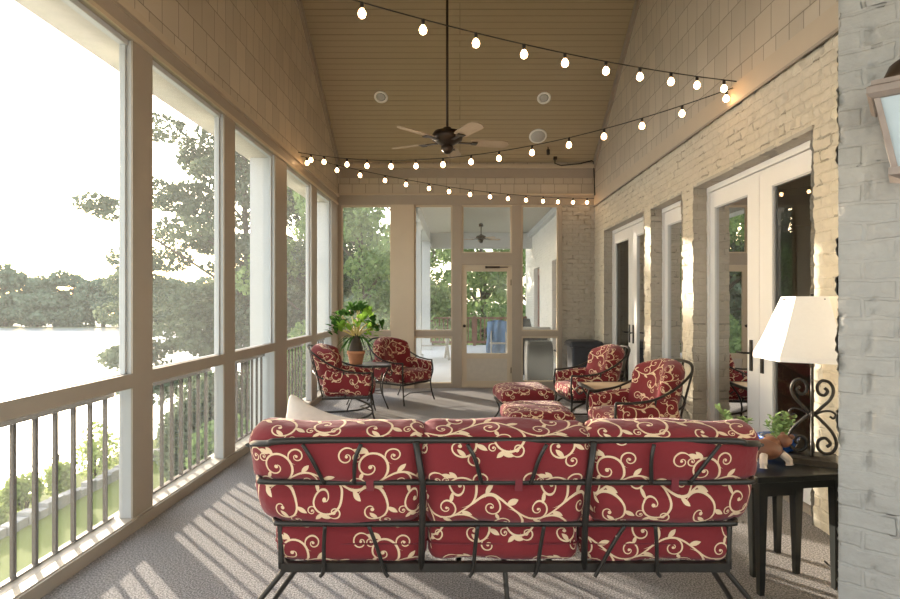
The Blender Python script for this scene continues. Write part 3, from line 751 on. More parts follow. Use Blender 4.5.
# ------------------------------------------------------------------ armchairs
def armchair(label, loc, rz, base, first=None):
    if first is not None:
        c = copy_tree(first); c.location = loc; c.rotation_euler = (0, 0, rz); c['label'] = label; return c
    t = thing('armchair', label, 'chair', loc, rz, 'wrought iron armchairs with red scroll cushions')
    f = MB().box(-.31, .31, .27, .295, .275, .30).box(-.31, .31, -.30, -.275, .275, .30).box(-.31, -.285, -.275, .27, .275, .30).box(.285, .31, -.275, .27, .275, .30)
    for x in (-.15, 0, .15): f.box(x-.01, x+.01, -.275, .27, .283, .292)
    f.build('seat_frame', MT['iron'], t)
    for s in (-1, 1):
        MB().tube(spline([(s*.33, .30, .60), (s*.345, .31, .45), (s*.315, .29, .29), (s*.325, .31, .12), (s*.345, .34, .008)]), .0115).build('leg', MT['iron'], t)
        if base == 'spring':
            MB().tube(spline([(s*.29, .10, .285), (s*.30, .27, .20), (s*.31, .30, .10), (s*.31, .12, .03), (s*.31, -.2, .013), (s*.33, -.42, .013)]), .012).build('spring_leg', MT['iron'], t)
        else:
            MB().tube(spline([(s*.30, -.28, .29), (s*.31, -.30, .14), (s*.34, -.38, .008)]), .0115).build('leg', MT['iron'], t)
    # arm rails run from the front posts round the barrel back
    rail = [(-.33, .30, .60), (-.365, .18, .60), (-.385, -.02, .63), (-.375, -.22, .72), (-.30, -.40, .84), (-.16, -.475, .90), (0, -.49, .915)]
    MB().tube(spline(rail+[(-x, y, z) for x, y, z in rail[-2::-1]], 6), .013, flat=(1.25, .8)).build('arm_rail', MT['iron'], t)
    r2 = [(-.335, .31, .45), (-.365, .1, .45), (-.36, -.12, .48), (-.29, -.33, .55), (-.15, -.41, .60), (0, -.425, .61)]
    MB().tube(spline(r2+[(-x, y, z) for x, y, z in r2[-2::-1]], 6), .010).build('back_rail', MT['iron'], t)
    b = MB()
    for s in (-1, 1):
        b.tube(spline([(s*.24, -.29, .285), (s*.25, -.36, .57), (s*.27, -.43, .86)]), .010)
        b.tube(spline([(s*.37, -.04, .63), (s*.365, -.02, .45), (s*.31, -.02, .29)]), .009)
    b.tube(spline([(0, -.29, .285), (0, -.42, .61), (0, -.49, .915)]), .010)
    b.tube([(-.32, .31, .13), (0, .15, .13), (.32, .31, .13)], .007)
    b.build('back_bar', MT['iron'], t)
    cu = cushion('seat_cushion', (.60, .62, .16), .06, t, Matrix.Translation((0, .03, .385)), .015, None, 16, 71)
    def barrel(p):
        q = Vector(p); e = (p.x/.29)
        q.z -= .13*max(0, p.z/.27)*e*e                       # rounded top
        q.y += .15*e*e; q.x *= 1.13
        q.y *= 1.0; return q
    cushion('back_cushion', (.58, .17, .54), .07, t, Matrix.Translation((0, -.31, .67)) @ Matrix.Rotation(math.radians(14), 4, 'X'), .03, barrel, 20, 72)
    for s in (-1, 1):
        cushion('arm_cushion', (.095, .56, .27), .045, t, Matrix.Translation((s*.328, .01, .475)) @ Matrix.Rotation(math.radians(-7), 4, 'X'), .01, None, 12, 73+s)
    return t
chA = armchair('red armchair at the left screens seen side-on, facing the right wall', (-1.42, 7.12, 0), math.radians(-82), 'spring')
chB = armchair('red armchair by the far wall, behind the table with the potted plant', (-.86, 8.30, 0), math.radians(-125), 'leg')
chC = armchair('farther of the two red armchairs on the right, beside the black bin', (1.56, 6.90, 0), math.radians(97), 'spring', chA)
chD = armchair('nearer of the two red armchairs on the right, close behind the sofa', (1.58, 5.12, 0), math.radians(97), 'spring', chA)
def ottoman(label, loc, rz, first=None):
    if first is not None:
        c = copy_tree(first); c.location = loc; c.rotation_euler = (0,0,rz); c['label'] = label; return c
    t = thing('ottoman', label, 'ottoman', loc, rz, 'red scroll cushioned ottomans')
    MB().box(-.30, .30, -.31, -.285, .245, .27).box(-.30, .30, .285, .31, .245, .27).box(-.30, -.275, -.285, .285, .245, .27).box(.275, .30, -.285, .285, .245, .27).build('seat_frame', MT['iron'], t)
    for sx in (-1, 1):
        for sy in (-1, 1):
            MB().tube(spline([(sx*.285, sy*.295, .255), (sx*.24, sy*.26, .13), (sx*.27, sy*.285, .04), (sx*.30, sy*.30, .008)]), .011).build('leg', MT['iron'], t)
    for y in (-.27, .27): MB().tube([(-.25, y, .12), (.25, y, .12)], .007).build('stretcher', MT['iron'], t)
    cu = cushion('cushion', (.64, .66, .16), .06, t, Matrix.Translation((0, 0, .355)), .018, None, 18, 81)
    return t
otA = ottoman('red scroll ottoman pushed against the farther right-hand armchair', (.76, 6.80, 0), math.radians(6))
otB = ottoman('red scroll ottoman standing nearest the sofa back, before the nearer armchair', (.74, 5.46, 0), math.radians(2), otA)

# ------------------------------------------------------------------ small tables between the chairs
def iron_table(label, loc, rz, m, w=.56, dp=.56, h=.58):
    t = thing('side_table', label, 'table', loc, rz)
    MB().box(-w/2+.02, w/2-.02, -dp/2+.02, dp/2-.02, h-.012, h+.003).build('table_top', MT[m], t)
    MB().box(-w/2, w/2, -dp/2, -dp/2+.022, h-.025, h+.006).box(-w/2, w/2, dp/2-.022, dp/2, h-.025, h+.006).box(-w/2, -w/2+.022, -dp/2+.022, dp/2-.022, h-.025, h+.006).box(w/2-.022, w/2, -dp/2+.022, dp/2-.022, h-.025, h+.006).build('table_frame', MT['iron'], t)
    for sx in (-1, 1):
        for sy in (-1, 1):
            x, y = sx*(w/2-.02), sy*(dp/2-.02)
            MB().tube(spline([(x, y, h-.02), (x*.72, y*.72, h*.68), (x*.70, y*.70, h*.35), (x*.95, y*.95, .008)]), .0095).tube(spline([(x*.96, y*.96, h-.03), (x*1.12, y*1.12, h-.08), (x*1.02, y*1.02, h-.13), (x*.9, y*.9, h-.10)]), .007).build('leg', MT['iron'], t)
    MB().tube([(-w*.33, -dp*.33, h*.35), (w*.33, dp*.33, h*.35)], .007).tube([(-w*.33, dp*.33, h*.35), (w*.33, -dp*.33, h*.35)], .007).build('stretcher', MT['iron'], t)
    return t
tabL = iron_table('iron side table with dark tile top holding the potted plant', (-1.29, 7.78, 0), math.radians(12), 'slate', .62, .50, .60)
tabR = iron_table('iron side table with light wooden top between the right armchairs', (1.64, 6.02, 0), math.radians(4), 'table_wood', .60, .58, .56)

# potted plant
pp = thing('potted_plant', 'bushy green plant with drooping fronds in a terracotta pot', 'plant', (-1.44, 7.76, .604))
MB().lathe([(.085, 0), (.115, .14), (.125, .145), (.125, .185), (.112, .185), (.108, .165), (.001, .165)], 24).build('pot', MT['terracotta'], pp)
MB().lathe([(.108, .15), (.1, .17), (.09, .24), (.07, .32), (.04, .39), (.02, .42), (.001, .425)], 16).build('trunk', MT['bark'], pp)
st = MB(); rnd = random.Random(5); ends = []
for a_, rr, zz in ((2.6, .26, .66), (2.2, .20, .74), (1.2, .10, .78), (.4, .22, .60), (.1, .30, .55), (3.3, .30, .50), (2.9, .30, .60), (1.6, .16, .80), (-.4, .24, .50), (4.2, .22, .55), (5.2, .2, .62), (.8, .18, .72)):
    e = Vector((math.cos(a_)*rr, math.sin(a_)*rr, zz)); ends.append(e)
    st.tube(spline([(0, 0, .36), (e.x*.45, e.y*.45, .36+(zz-.36)*.62), tuple(e)]), [.011]*7+[.009]*6)
st.build('stem', MT['stem'], pp)
def leaf_blades(name, specs, m, parent):
    mb = MB()
    for base, d, l, w, sag in specs:
        d = Vector(d).normalized(); side = d.cross(Vector((0,0,1)));
        side = side.normalized() if side.length > .05 else Vector((1,0,0)); prev = None
        for i in range(6):
            t_ = i/5; p = Vector(base)+d*l*t_+Vector((0,0,-sag*l*t_*t_)); ww = w*math.sin(PI*(.08+.92*t_))**.7*.5+.001
            a1 = mb.bm.verts.new(p-side*ww); a2 = mb.bm.verts.new(p+Vector((0,0,-.15*ww))); a3 = mb.bm.verts.new(p+side*ww)
            if prev:
                for q in ((prev[0], prev[1], a2, a1), (prev[1], prev[2], a3, a2)): mb.bm.faces.new(q).smooth = True
            prev = (a1, a2, a3)
    return mb.build(name, m, parent)
specs = []
for e in ends:
    for q in range(15):
        d = Vector((rnd.uniform(-1, 1), rnd.uniform(-1, 1), rnd.uniform(-.5, .9)))+e*1.2
        specs.append((e+Vector((rnd.uniform(-.07,.07), rnd.uniform(-.07,.07), rnd.uniform(-.10,.04))), d, rnd.uniform(.09, .17), rnd.uniform(.05, .085), .25))
leaf_blades('leaf_clump', specs[:len(specs)*2//3], MT['leaf_dark'], pp); leaf_blades('leaf_clump', specs[len(specs)*2//3:], MT['leaf_bright'], pp)
specs = []
for q in range(34):
    a_ = rnd.uniform(0, 6.28); specs.append(((0, 0, .36), (math.cos(a_), math.sin(a_), rnd.uniform(.2, .9)), rnd.uniform(.28, .40), .022, rnd.uniform(.6, 1.2)))
leaf_blades('frond', specs, MT['leaf_dark'], pp)

# black bin by the brick
bn = thing('trash_bin', 'black plastic bin with a rolled rim against the grey brick', 'bin', (2.02, 9.15, 0))
def rr_prof(w, d, z, r=.05):
    out = []
    for cx, cy, a0 in ((w-r, d-r, 0), (-w+r, d-r, 90), (-w+r, -d+r, 180), (w-r, -d+r, 270)):
        for q in range(5):
            a_ = math.radians(a0+q*22.5); out.append((cx+r*math.cos(a_), cy+r*math.sin(a_), z))
    return out
def loft(mb, profs):
    rings = [[mb.bm.verts.new(p) for p in pr] for pr in profs]; n = len(rings[0])
    for i in range(len(rings)-1):
        for k in range(n): mb.bm.faces.new((rings[i][k], rings[i][(k+1) % n], rings[i+1][(k+1) % n], rings[i+1][k]))
    mb.bm.faces.new(rings[0][::-1]); mb.bm.faces.new(rings[-1]); return mb
loft(MB(), [rr_prof(.21, .21, 0), rr_prof(.24, .24, .74)]).build('body', MT['black_plastic'], bn, .004)
loft(MB(), [rr_prof(.255, .255, .74), rr_prof(.275, .275, .75), rr_prof(.275, .275, .79), rr_prof(.25, .25, .83), rr_prof(.2, .2, .845)]).build('lid', MT['black_plastic'], bn, .004)

# cream throw pillow on the sofa, peeking over the left end
pl = cushion('throw_pillow', (.42, .14, .42), .06, None, Matrix.Rotation(math.radians(-22), 4, 'X') @ Matrix.Rotation(math.radians(16), 4, 'Y'), .02, lambda p: Vector((p.x*(1+.25*(abs(p.z)/.21)**3), p.y*(1-.55*max(abs(p.x), abs(p.z))/.21), p.z*(1+.25*(abs(p.x)/.21)**3))), 16, 91, MT['pillow'])
pl.location = (-.73, 2.86, .685); tag(pl, 'cream throw pillow peeking over the left end of the sofa back', 'pillow')

# ------------------------------------------------------------------ nested black tables, lamp and pots
nt_ = thing('nest_table', 'large black nesting table standing at the right end of the sofa', 'table', (1.67, 3.02, 0), math.radians(8))
def ntable(t, w, d, h):
    MB().box(-w/2-.03, w/2+.03, -d/2-.03, d/2+.03, h-.03, h).build('table_top', MT['black_wood'], t, .004)
    MB().box(-w/2, w/2, -d/2, -d/2+.02, h-.075, h-.03).box(-w/2, w/2, d/2-.02, d/2, h-.075, h-.03).box(-w/2, -w/2+.02, -d/2+.02, d/2-.02, h-.075, h-.03).box(w/2-.02, w/2, -d/2+.02, d/2-.02, h-.075, h-.03).build('apron', MT['black_wood'], t)
    for sx in (-1, 1):
        for sy in (-1, 1):
            x, y = sx*(w/2-.02), sy*(d/2-.02); r0, r1 = .024, .013
            loft(MB(), [[(x+sx*(a_*r1-.0), y+sy*b_*r1, 0) for a_, b_ in ((-1,-1),(1,-1),(1,1),(-1,1))], [(x+a_*sx*r0, y+b_*sy*r0, h-.035) for a_, b_ in ((-1,-1),(1,-1),(1,1),(-1,1))]]).build('leg', MT['black_wood'], t)
ntable(nt_, .455, .46, .60)
nt2 = thing('nest_table', 'smaller black nesting table tucked under the large one by the lamp', 'table', (1.66, 3.15, 0), math.radians(8))
ntable(nt2, .29, .36, .50)

lp = thing('table_lamp', 'scrolled iron table lamp with a white bell shade on the black table', 'lamp', (1.905, 3.03, .60), math.radians(-32))
loft(MB(), [[(x*.13, y*.13, 0) for x, y in ((-1,-1),(1,-1),(1,1),(-1,1))], [(x*.11, y*.11, .025) for x, y in ((-1,-1),(1,-1),(1,1),(-1,1))], [(x*.05, y*.05, .035) for x, y in ((-1,-1),(1,-1),(1,1),(-1,1))]]).build('lamp_base', MT['iron'], lp, .003)
MB().tube([(0,0,.03), (0,0,.90)], .009).build('pole', MT['iron'], lp)
U_ = [(.012, .252), (.04, .285), (.082, .335), (.096, .385), (.078, .425), (.045, .432), (.024, .402), (.030, .365), (.055, .355), (.070, .378), (.056, .395)]
L_ = [(.012, .248), (.045, .215), (.092, .158), (.110, .10), (.092, .055), (.055, .044), (.027, .07), (.030, .11), (.060, .126), (.082, .10), (.066, .08)]
K_ = [(.018, .25), (.05, .268), (.085, .272), (.106, .255), (.096, .235), (.080, .245)]
for ang in (0, 90):
    ca, sa = math.cos(math.radians(ang)), math.sin(math.radians(ang))
    for s in (-1, 1):
        for pth, r_ in ((U_, .0085), (L_, .0085), (K_, .006)):
            MB().tube(spline([(s*x*ca, s*x*sa, z) for x, z in pth], 5), r_, 6).build('scroll', MT['iron'], lp)
MB().lathe([(.01, .235), (.018, .25), (.01, .265)], 10).build('collar', MT['iron'], lp)
sh = MB(); hexn = 6
def sh_ring(R, z): return [(R*math.cos(2*PI*k/hexn), R*math.sin(2*PI*k/hexn), z) for k in range(hexn)]
rings = [[sh.bm.verts.new(p) for p in sh_ring(R, z)] for R, z in ((.285, .545), (.285, .57), (.238, .665), (.196, .765), (.15, .875), (.146, .885))]
for i in range(len(rings)-1):
    for k_ in range(hexn): sh.bm.faces.new((rings[i][k_], rings[i][(k_+1) % hexn], rings[i+1][(k_+1) % hexn], rings[i+1][k_]))
sho = sh.build('lamp_shade', MT['shade'], lp); md = sho.modifiers.new('thick', 'SOLIDIFY'); md.thickness = .004
sr = MB()
for k_ in range(4):
    a_ = k_*PI/2+PI/8; sr.tube([(0, 0, .87), (.148*math.cos(a_), .148*math.sin(a_), .87)], .003, 5)
sr.build('shade_ring', MT['iron'], lp)
MB().lathe([(.012, .62), (.02, .64), (.032, .70), (.028, .74), (.012, .76), (.001, .762)], 14).build('lamp_bulb', MT['white'], lp)
cdv = spline([(2.02, 3.10, .02), (1.98, 2.93, .03), (1.90, 2.78, .15), (1.96, 2.74, .30), (1.99, 2.72, .16), (1.88, 2.70, .03), (1.70, 2.64, .012), (1.50, 2.58, .012), (1.2, 2.52, .012)], 8)
tag(MB().tube(cdv, .006, 6).build('lamp_cord', MT['wire']), 'black cord trailing on the carpet under the nesting tables', 'cord')

bw = thing('succulent_bowl', 'blue glazed bowl of succulents beside the lamp', 'plant', (1.80, 3.17, .60))
MB().lathe([(.05, 0), (.075, .02), (.105, .09), (.108, .10), (.098, .10), (.09, .085), (.001, .085)], 24).build('bowl', MT['blue_glaze'], bw)
MB().lathe([(.094, .075), (.06, .098), (.001, .104)], 18).build('soil', MT['soil'], bw)
specs = []
for q in range(16):
    a_ = rnd.uniform(0, 6.28); r_ = rnd.uniform(0, .06); b0 = Vector((r_*math.cos(a_), r_*math.sin(a_), .09)); dr = Vector((rnd.uniform(-.5,.5), rnd.uniform(-.5,.5), 1)); hh = rnd.uniform(.04, .14)
    for z_ in np.linspace(.01, hh, 6):
        p = b0+dr*z_
        for qq in range(3): specs.append((p, (rnd.uniform(-1,1), rnd.uniform(-1,1), rnd.uniform(.1,.8)), .035, .016, .1))
leaf_blades('leaf_clump', specs, MT['succulent'], bw)
an = thing('animal_planter', 'brown ceramic animal-shaped planter with patterned feet on the table edge', 'planter', (1.60, 2.93, .60), math.radians(20))
MB().ball((0, 0, .085), .075, 12, (1.25, .9, .72)).ball((.035, -.0, .115), .045, 8, (1, 1, .8)).build('body', MT['brown_ceramic'], an)
hd = MB().ball((.105, -.02, .125), .038, 10, (1.1, 1, .9)).ball((.13, -.045, .15), .013, 6).ball((.13, .01, .15), .013, 6).build('head', MT['brown_ceramic'], an)
for sx in (-1, 1):
    for sy in (-1, 1):
        MB().tube(spline([(sx*.06, sy*.04, .07), (sx*.085, sy*.06, .04), (sx*.09, sy*.065, .012)]), [.02]*8+[.017]*4+[.02]).build('foot', MT['white_ceramic'], an)
sp_ = thing('succulent_pot', 'pale speckled pot with a leggy succulent leaning over the sofa end', 'plant', (1.545, 3.12, .60))
MB().lathe([(.045, 0), (.06, .04), (.068, .10), (.07, .11), (.062, .11), (.058, .095), (.001, .095)], 20).build('pot', MT['white_ceramic'], sp_)
specs = []; stm = MB()
for dx, dy, hh in ((-.10, .0, .17), (-.05, .03, .13), (.02, -.02, .12), (.06, .02, .10), (-.07, -.04, .11)):
    pts = spline([(0, 0, .09), (dx*.4, dy*.4, .09+hh*.6), (dx*1.1, dy, .09+hh)], 4); stm.tube(pts, .004, 5)
    for p in pts[2:]:
        for qq in range(5): specs.append((p, (rnd.uniform(-1,1), rnd.uniform(-1,1), rnd.uniform(0,.9)), .04, .018, .1))
stm.build('stem', MT['succulent'], sp_); leaf_blades('leaf_clump', specs, MT['succulent'], sp_)

# ------------------------------------------------------------------ wall lantern on the angled brick
ln = thing('wall_lantern', 'weathered bronze wall lantern with clear panes on the near brick wall', 'lantern', (1.585, 1.934, 1.905), math.radians(-39))
def sq(w, z): return [(-w, -w, z), (w, -w, z), (w, w, z), (-w, w, z)]
W0, W1 = .062, .112; H_ = .25
for sx, sy in ((-1,-1),(1,-1),(1,1),(-1,1)):
    MB().tube([(sx*W0, sy*W0, .0), (sx*W1, sy*W1, H_)], .012, 4).build('corner_bar', MT['lantern_metal'], ln)
loft(MB(), [sq(.045, -.03), sq(W0+.02, -.015), sq(W0+.02, .01)]).build('base_ring', MT['lantern_metal'], ln)
loft(MB(), [sq(W1+.015, H_-.005), sq(W1+.028, H_+.01), sq(W1+.028, H_+.032), sq(W1+.016, H_+.04), sq(W1+.016, H_+.055)]).build('top_ring', MT['lantern_metal'], ln)
MB().lathe([(W1*.96, H_+.05), (W1*.93, H_+.08), (W1*.75, H_+.125), (W1*.4, H_+.155), (.02, H_+.165), (.016, H_+.20), (.001, H_+.21)], 20).build('roof', MT['bronze'], ln)
for q in range(4):
    a_ = q*PI/2; R_ = Matrix.Rotation(a_, 3, 'Z')
    MB().quad(*[R_ @ Vector(p) for p in ((-W0, -W0, .01), (W0, -W0, .01), (W1, -W1, H_), (-W1, -W1, H_))]).build('pane', MT['frosted'], ln)
MB().box(-.04, .04, .14, .175, .02, .30).tube(spline([(0, .15, .22), (0, .13, .33), (0, .06, .36), (0, .01, .34)]), .010).tube([(0, .15, .05), (0, .06, -.01)], .008).build('wall_bracket', MT['bronze'], ln)

# ------------------------------------------------------------------ ceiling fan, lights, speaker
def fan(label, loc, rod, a0, sc=1.):
    fn = thing('ceiling_fan', label, 'fan', loc); fn.scale = (sc, sc, sc)
    MB().tube([(0,0,.14), (0,0,rod)], .014).lathe([(.07, rod-.12), (.075, rod-.04), (.02, rod)], 16).lathe([(.02, .20), (.045, .19), (.03, .14)], 12).build('rod', MT['bronze'], fn)
    MB().lathe([(.05, .0), (.10, .03), (.155, .06), (.165, .10), (.14, .145), (.06, .17), (.02, .175)], 24).build('motor', MT['bronze'], fn)
    MB().lathe([(.001, -.085), (.03, -.08), (.06, -.05), (.065, -.01), (.05, .01)], 18).build('switch_housing', MT['bronze'], fn)
    MB().tube([(.03, -.03, -.07), (.03, -.03, -.20)], .002, 4).build('pull_chain', MT['bronze'], fn)
    bl0 = None
    for q in range(5):
        a_ = math.radians(72*q+a0)
        if bl0 is None:
            br = MB().box(.12, .28, -.02, .02, .035, .043).box(.26, .32, -.045, .045, .034, .042).build('blade_iron', MT['bronze'], fn)
            pts = [(.25, -.055), (.30, -.065), (.45, -.07), (.58, -.075), (.64, -.06), (.665, -.02), (.665, .02), (.64, .06), (.58, .075), (.45, .07), (.30, .065), (.25, .055)]
            bl = MB().poly([(x, y, .046-y*.22) for x, y in pts], (0, 0, .008)).build('blade', MT['fan_blade'], fn); bl0 = (br, bl)
            br.rotation_euler = bl.rotation_euler = (0, 0, a_)
        else:
            for s0 in bl0:
                c = s0.copy(); C.objects.link(c); c.parent = fn; c.rotation_euler = (0, 0, a_)
    return fn
fan('five-blade bronze ceiling fan hanging on a long rod from the ridge', (-.145, RY, 3.23), (RZ-3.23)/1.08, 11, 1.08)
def on_slope(u, v):
    y = (RZ+SL*RY-1.45)/((303-v)/560+SL); return Vector(((u-460)/560*y, y, ceil_z(y)))
tilt = Matrix.Rotation(math.atan(SL), 4, 'X') @ Matrix.Rotation(PI, 4, 'X')
def downlight(label, u, v, r, kind):
    p = on_slope(u, v)
    t = thing('recessed_light' if kind == 'light' else 'ceiling_speaker', label, 'light' if kind == 'light' else 'speaker', p)
    t.rotation_euler = (PI-math.atan(SL), 0, 0)
    MB().lathe([(r, 0), (r, .010), (r*.82, .014), (r*.66, .004), (r*.66, 0)], 28).build('trim_ring', MT['white'], t)
    if kind == 'light':
        MB().lathe([(r*.66, .001), (r*.5, .008), (r*.3, .016), (.001, .018)], 24).build('lamp_face', MT['grille'], t)
    else:
        MB().lathe([(r*.84, .004), (r*.8, .014), (.001, .018)], 28).build('grille', MT['grille'], t)
downlight('small white recessed light on the ceiling left of the fan rod', 381, 97, .105, 'light')
downlight('small white recessed light on the ceiling right of the fan rod', 544, 98, .105, 'light')
downlight('round ceiling speaker with grey grille below the right recessed light', 538, 136, .145, 'speaker')
cd = thing('conduit', 'black cable and outlet running from the sloped ceiling down the far right corner', 'cable', tuple(on_slope(555, 158)))
q0 = on_slope(555, 158)
MB().tube([(0,0,0), (0, 0, -.09), (.10, -.01, -.13), (.42, -.02, -.10), (.62, -.02, -.05), (.66, YF-.05-q0.y, -.06), (.68, YF-.05-q0.y, -.66)], .010, 6).build('cable', MT['wire'], cd)
MB().box(-.03, .03, -.03, .02, -.03, .02).build('outlet_box', MT['bronze'], cd)
slp = on_slope(548, 147)
sl = thing('spotlight', 'tiny black spotlight on the sloped ceiling beside the speaker', 'light', tuple(slp))
MB().tube([(0,0,.0), (0,-.01,-.06)], .008, 6).build('arm', MT['wire'], sl)
MB().tube([(0,-.01,-.05), (0,-.03,-.13)], .028, 12).build('head', MT['wire'], sl)

# ------------------------------------------------------------------ string lights
bulb_me = None
def strand(label, a, b, sag, us, cat_group):
    """bulbs at image-independent spacing: fractions us along the wire from a to b"""
    a, b = Vector(a), Vector(b)
    t = thing('string_light', label, 'string light', tuple(a), 0, cat_group)
    def at(q): return (b-a)*q+Vector((0, 0, -4*sag*q*(1-q)))
    MB().tube([at(i/40) for i in range(41)], .0045, 5).build('cable', MT['wire'], t)
    global bulb_me
    for q in us:
        p = at(q)
        if bulb_me is None:
            s = MB().tube([(0,0,.0), (0,0,-.045)], .012, 8).build('socket', MT['wire'], t)
            g = MB().lathe([(.010, -.036), (.012, -.042), (.021, -.055), (.026, -.070), (.022, -.087), (.011, -.097), (.001, -.099)], 14).build('bulb', MT['bulb'], t)
            bulb_me = (s, g)
        else:
            s = bulb_me[0].copy(); C.objects.link(s); s.parent = t
            g = bulb_me[1].copy(); C.objects.link(g); g.parent = t
        s.location = p; g.location = p
G_ = 'strings of warm bulbs under the ceiling'
def ux(a, b, sag, ulist):
    """fraction along the wire for each bulb, from where the photo shows it"""
    out = []; a, b = Vector(a), Vector(b)
    for u in ulist:
        k_ = (u-460)/560; q = (k_*a.y-a.x)/((b.x-a.x)-k_*(b.y-a.y)); out.append(max(.01, min(.99, q)))
    return out
A1, B1 = (XR-.03, 4.60, 3.27), (XL+.03, 2.95, 3.53)
strand('nearest string of warm bulbs, crossing the top of the ceiling view', A1, B1, .13, ux(A1, B1, 0, [724, 697, 671, 640, 606, 565, 524, 476, 423, 362])+[.80, .88, .96], G_)
A2, B2 = (XR-.03, 4.66, 3.24), (XL+.03, 7.10, 3.36)
strand('middle string of warm bulbs, from the right wall across behind the fan', A2, B2, .30, ux(A2, B2, 0, [727, 682, 642, 604, 569, 532, 499, 471, 443, 416, 391, 367, 347, 324, 311]), G_)
A3, B3 = (XL+.03, 7.20, 3.34), (XR-.03, YF-.08, 3.22)
strand('farthest string of warm bulbs, along the end wall to the right corner', A3, B3, .14, ux(A3, B3, 0, [307, 337, 360, 385, 406, 429, 449, 470, 490, 508, 526, 543, 558, 573, 587]), G_)
# ------------------------------------------------------------------ outside: deck beyond the far wall
struct(MB().box(-1.6, 2.3, YF+.1, 19.6, -.14, -.02).build('floor_deck', MT['deck']))
struct(MB().box(2.3, 2.55, YF+.1, 12.9, -.1, 3.7).box(2.3, 2.55, 14.0, 16.2, -.1, 3.7).box(2.3, 2.55, 17.4, 19.6, -.1, 3.7).box(2.3, 2.55, 12.9, 14.0, 2.5, 3.7).box(2.3, 2.55, 16.2, 17.4, 2.5, 3.7).build('wall_deck', MT['white_brick']))
struct(MB().box(-1.25, 2.55, YF+.12, 18.2, 3.7, 3.8).build('ceiling_deck', MT['ceiling_white']))
struct(MB().box(-1.25, -.95, YF+.12, 18.2, 3.4, 3.7).box(-1.25, 2.3, 17.9, 18.2, 3.2, 3.7).box(2.18, 2.3, YF+.12, 17.9, 3.55, 3.7).build('trim_34', MT['white_stud']))
for k, (y0, y1) in enumerate(((12.9, 14.0), (16.2, 17.4))):
    d = sempty('door_%d' % (5+k), (2.42, y0, 0)); W = y1-y0
    MB().box(0, .08, 0, .16, 0, 2.5).box(0, .08, W-.16, W, 0, 2.5).box(0, .08, .16, W-.16, 2.3, 2.5).box(0, .08, .16, W-.16, 0, .2).build('door_leaf', MT['rail_wood'], d)
    MB().quad((.04, .16, .2), (.04, W-.16, .2), (.04, W-.16, 2.3), (.04, .16, 2.3)).build('glass_pane', MT['glass'], d)
struct(MB().box(2.75, 2.8, 12.7, 17.6, 0, 2.6).build('wall_inside', MT['indoor_wall']))
for k, y in enumerate((10.9, 13.6, 17.6)):
    struct(MB().box(-1.22, -.94, y-.14, y+.14, -.02, 3.4).box(-1.26, -.90, y-.18, y+.18, -.02, .2).box(-1.26, -.90, y-.18, y+.18, 3.2, 3.3).build('trim_%d' % (35+k), MT['white_stud']))
fan('bronze ceiling fan seen through the transom over the screen door', (.55, 14.6, 3.08), .56, 20, .82)
# deck railing of brown boards
dr = thing('deck_railing', 'reddish brown wooden railing at the far edge of the deck', 'railing', (0, 19.3, -.02))
MB().box(-1.6, 2.3, -.05, .05, .93, .98).build('top_rail', MT['rail_wood'], dr)
MB().box(-1.6, 2.3, -.02, .02, .08, .16).build('bottom_rail', MT['rail_wood'], dr)
for x in (-1.55, .5, 2.24): MB().box(x-.05, x+.05, -.05, .05, 0, 1.02).build('railing_post', MT['rail_wood'], dr)
bal = None
for q in range(26):
    x = -1.42+q*.142
    if bal is None: bal = ob = MB().box(-.022, .022, -.018, .018, .12, .94).build('baluster', MT['rail_wood'], dr)
    else: ob = bal.copy(); C.objects.link(ob); ob.parent = dr
    ob.location = (x, 0, 0)
# draped chair, trestle table, covered grill on the deck
dc = thing('deck_chair', 'deck chair draped with a blue cloth beyond the screen door', 'chair', (.98, 14.2, -.02))
for x in (-.2, .2): MB().tube([(x, .15, 0), (x*.9, -.12, .48)], .02, 6).tube([(x, -.2, 0), (x*.9, .22, 1.0)], .02, 6).build('leg', MT['grey_wood'], dc)
MB().box(-.22, .22, -.2, .2, .44, .47).build('seat', MT['grey_wood'], dc)
rg2 = np.random.default_rng(4); us = np.linspace(-1, 1, 24); ss = np.linspace(0, 1, 30); P = np.zeros((24, 30, 3))
for i, u in enumerate(us):
    for j, s in enumerate(ss):
        z = 1.03-abs(s-.35)*1.3*(1 if s > .35 else .9); y = .22+.06*(1 if s < .35 else -1)*min(1, abs(s-.35)*6)-(.18*max(0, s-.35))
        P[i, j] = (u*.26*(1+.15*s)+.02*math.sin(s*9+u*3), y-.02*math.sin(u*9+s*4), max(.12+.05*math.sin(u*7), z-.05*u*u))
cl = grid_mesh('draped_cloth', P, MT['denim']); cl.location = (.98, 14.2, -.02); md = cl.modifiers.new('thick', 'SOLIDIFY'); md.thickness = .012
tag(cl, 'blue cloth hung over the deck chair beyond the screen door', 'cloth')
tt = thing('trestle_table', 'grey wooden trestle table with crossed legs on the deck', 'table', (-.75, 14.6, -.02), .2)
MB().box(-.62, .62, -.35, .35, .72, .76).build('table_top', MT['grey_wood'], tt)
for x in (-.42, .42):
    for s in (-1, 1): MB().tube([(x, -s*.3, .0), (x, s*.28, .72)], .04, 4).build('leg', MT['grey_wood'], tt)
MB().tube([(-.42, 0, .36), (.42, 0, .36)], .025, 4).build('stretcher', MT['grey_wood'], tt)
gr = thing('covered_grill', 'grill under a black vinyl cover behind the right end screen', 'grill', (1.45, 10.35, -.02))
loft(MB(), [rr_prof(.24, .22, .02), rr_prof(.25, .23, .5), rr_prof(.235, .22, .72), rr_prof(.22, .2, .77)]).build('grill_cover', MT['black_cover'], gr, .004)
MB().tube([(-.2, 0, 0), (-.2, 0, .05)], .03, 8).tube([(.2, 0, 0), (.2, 0, .05)], .03, 8).build('caster', MT['black_plastic'], gr)
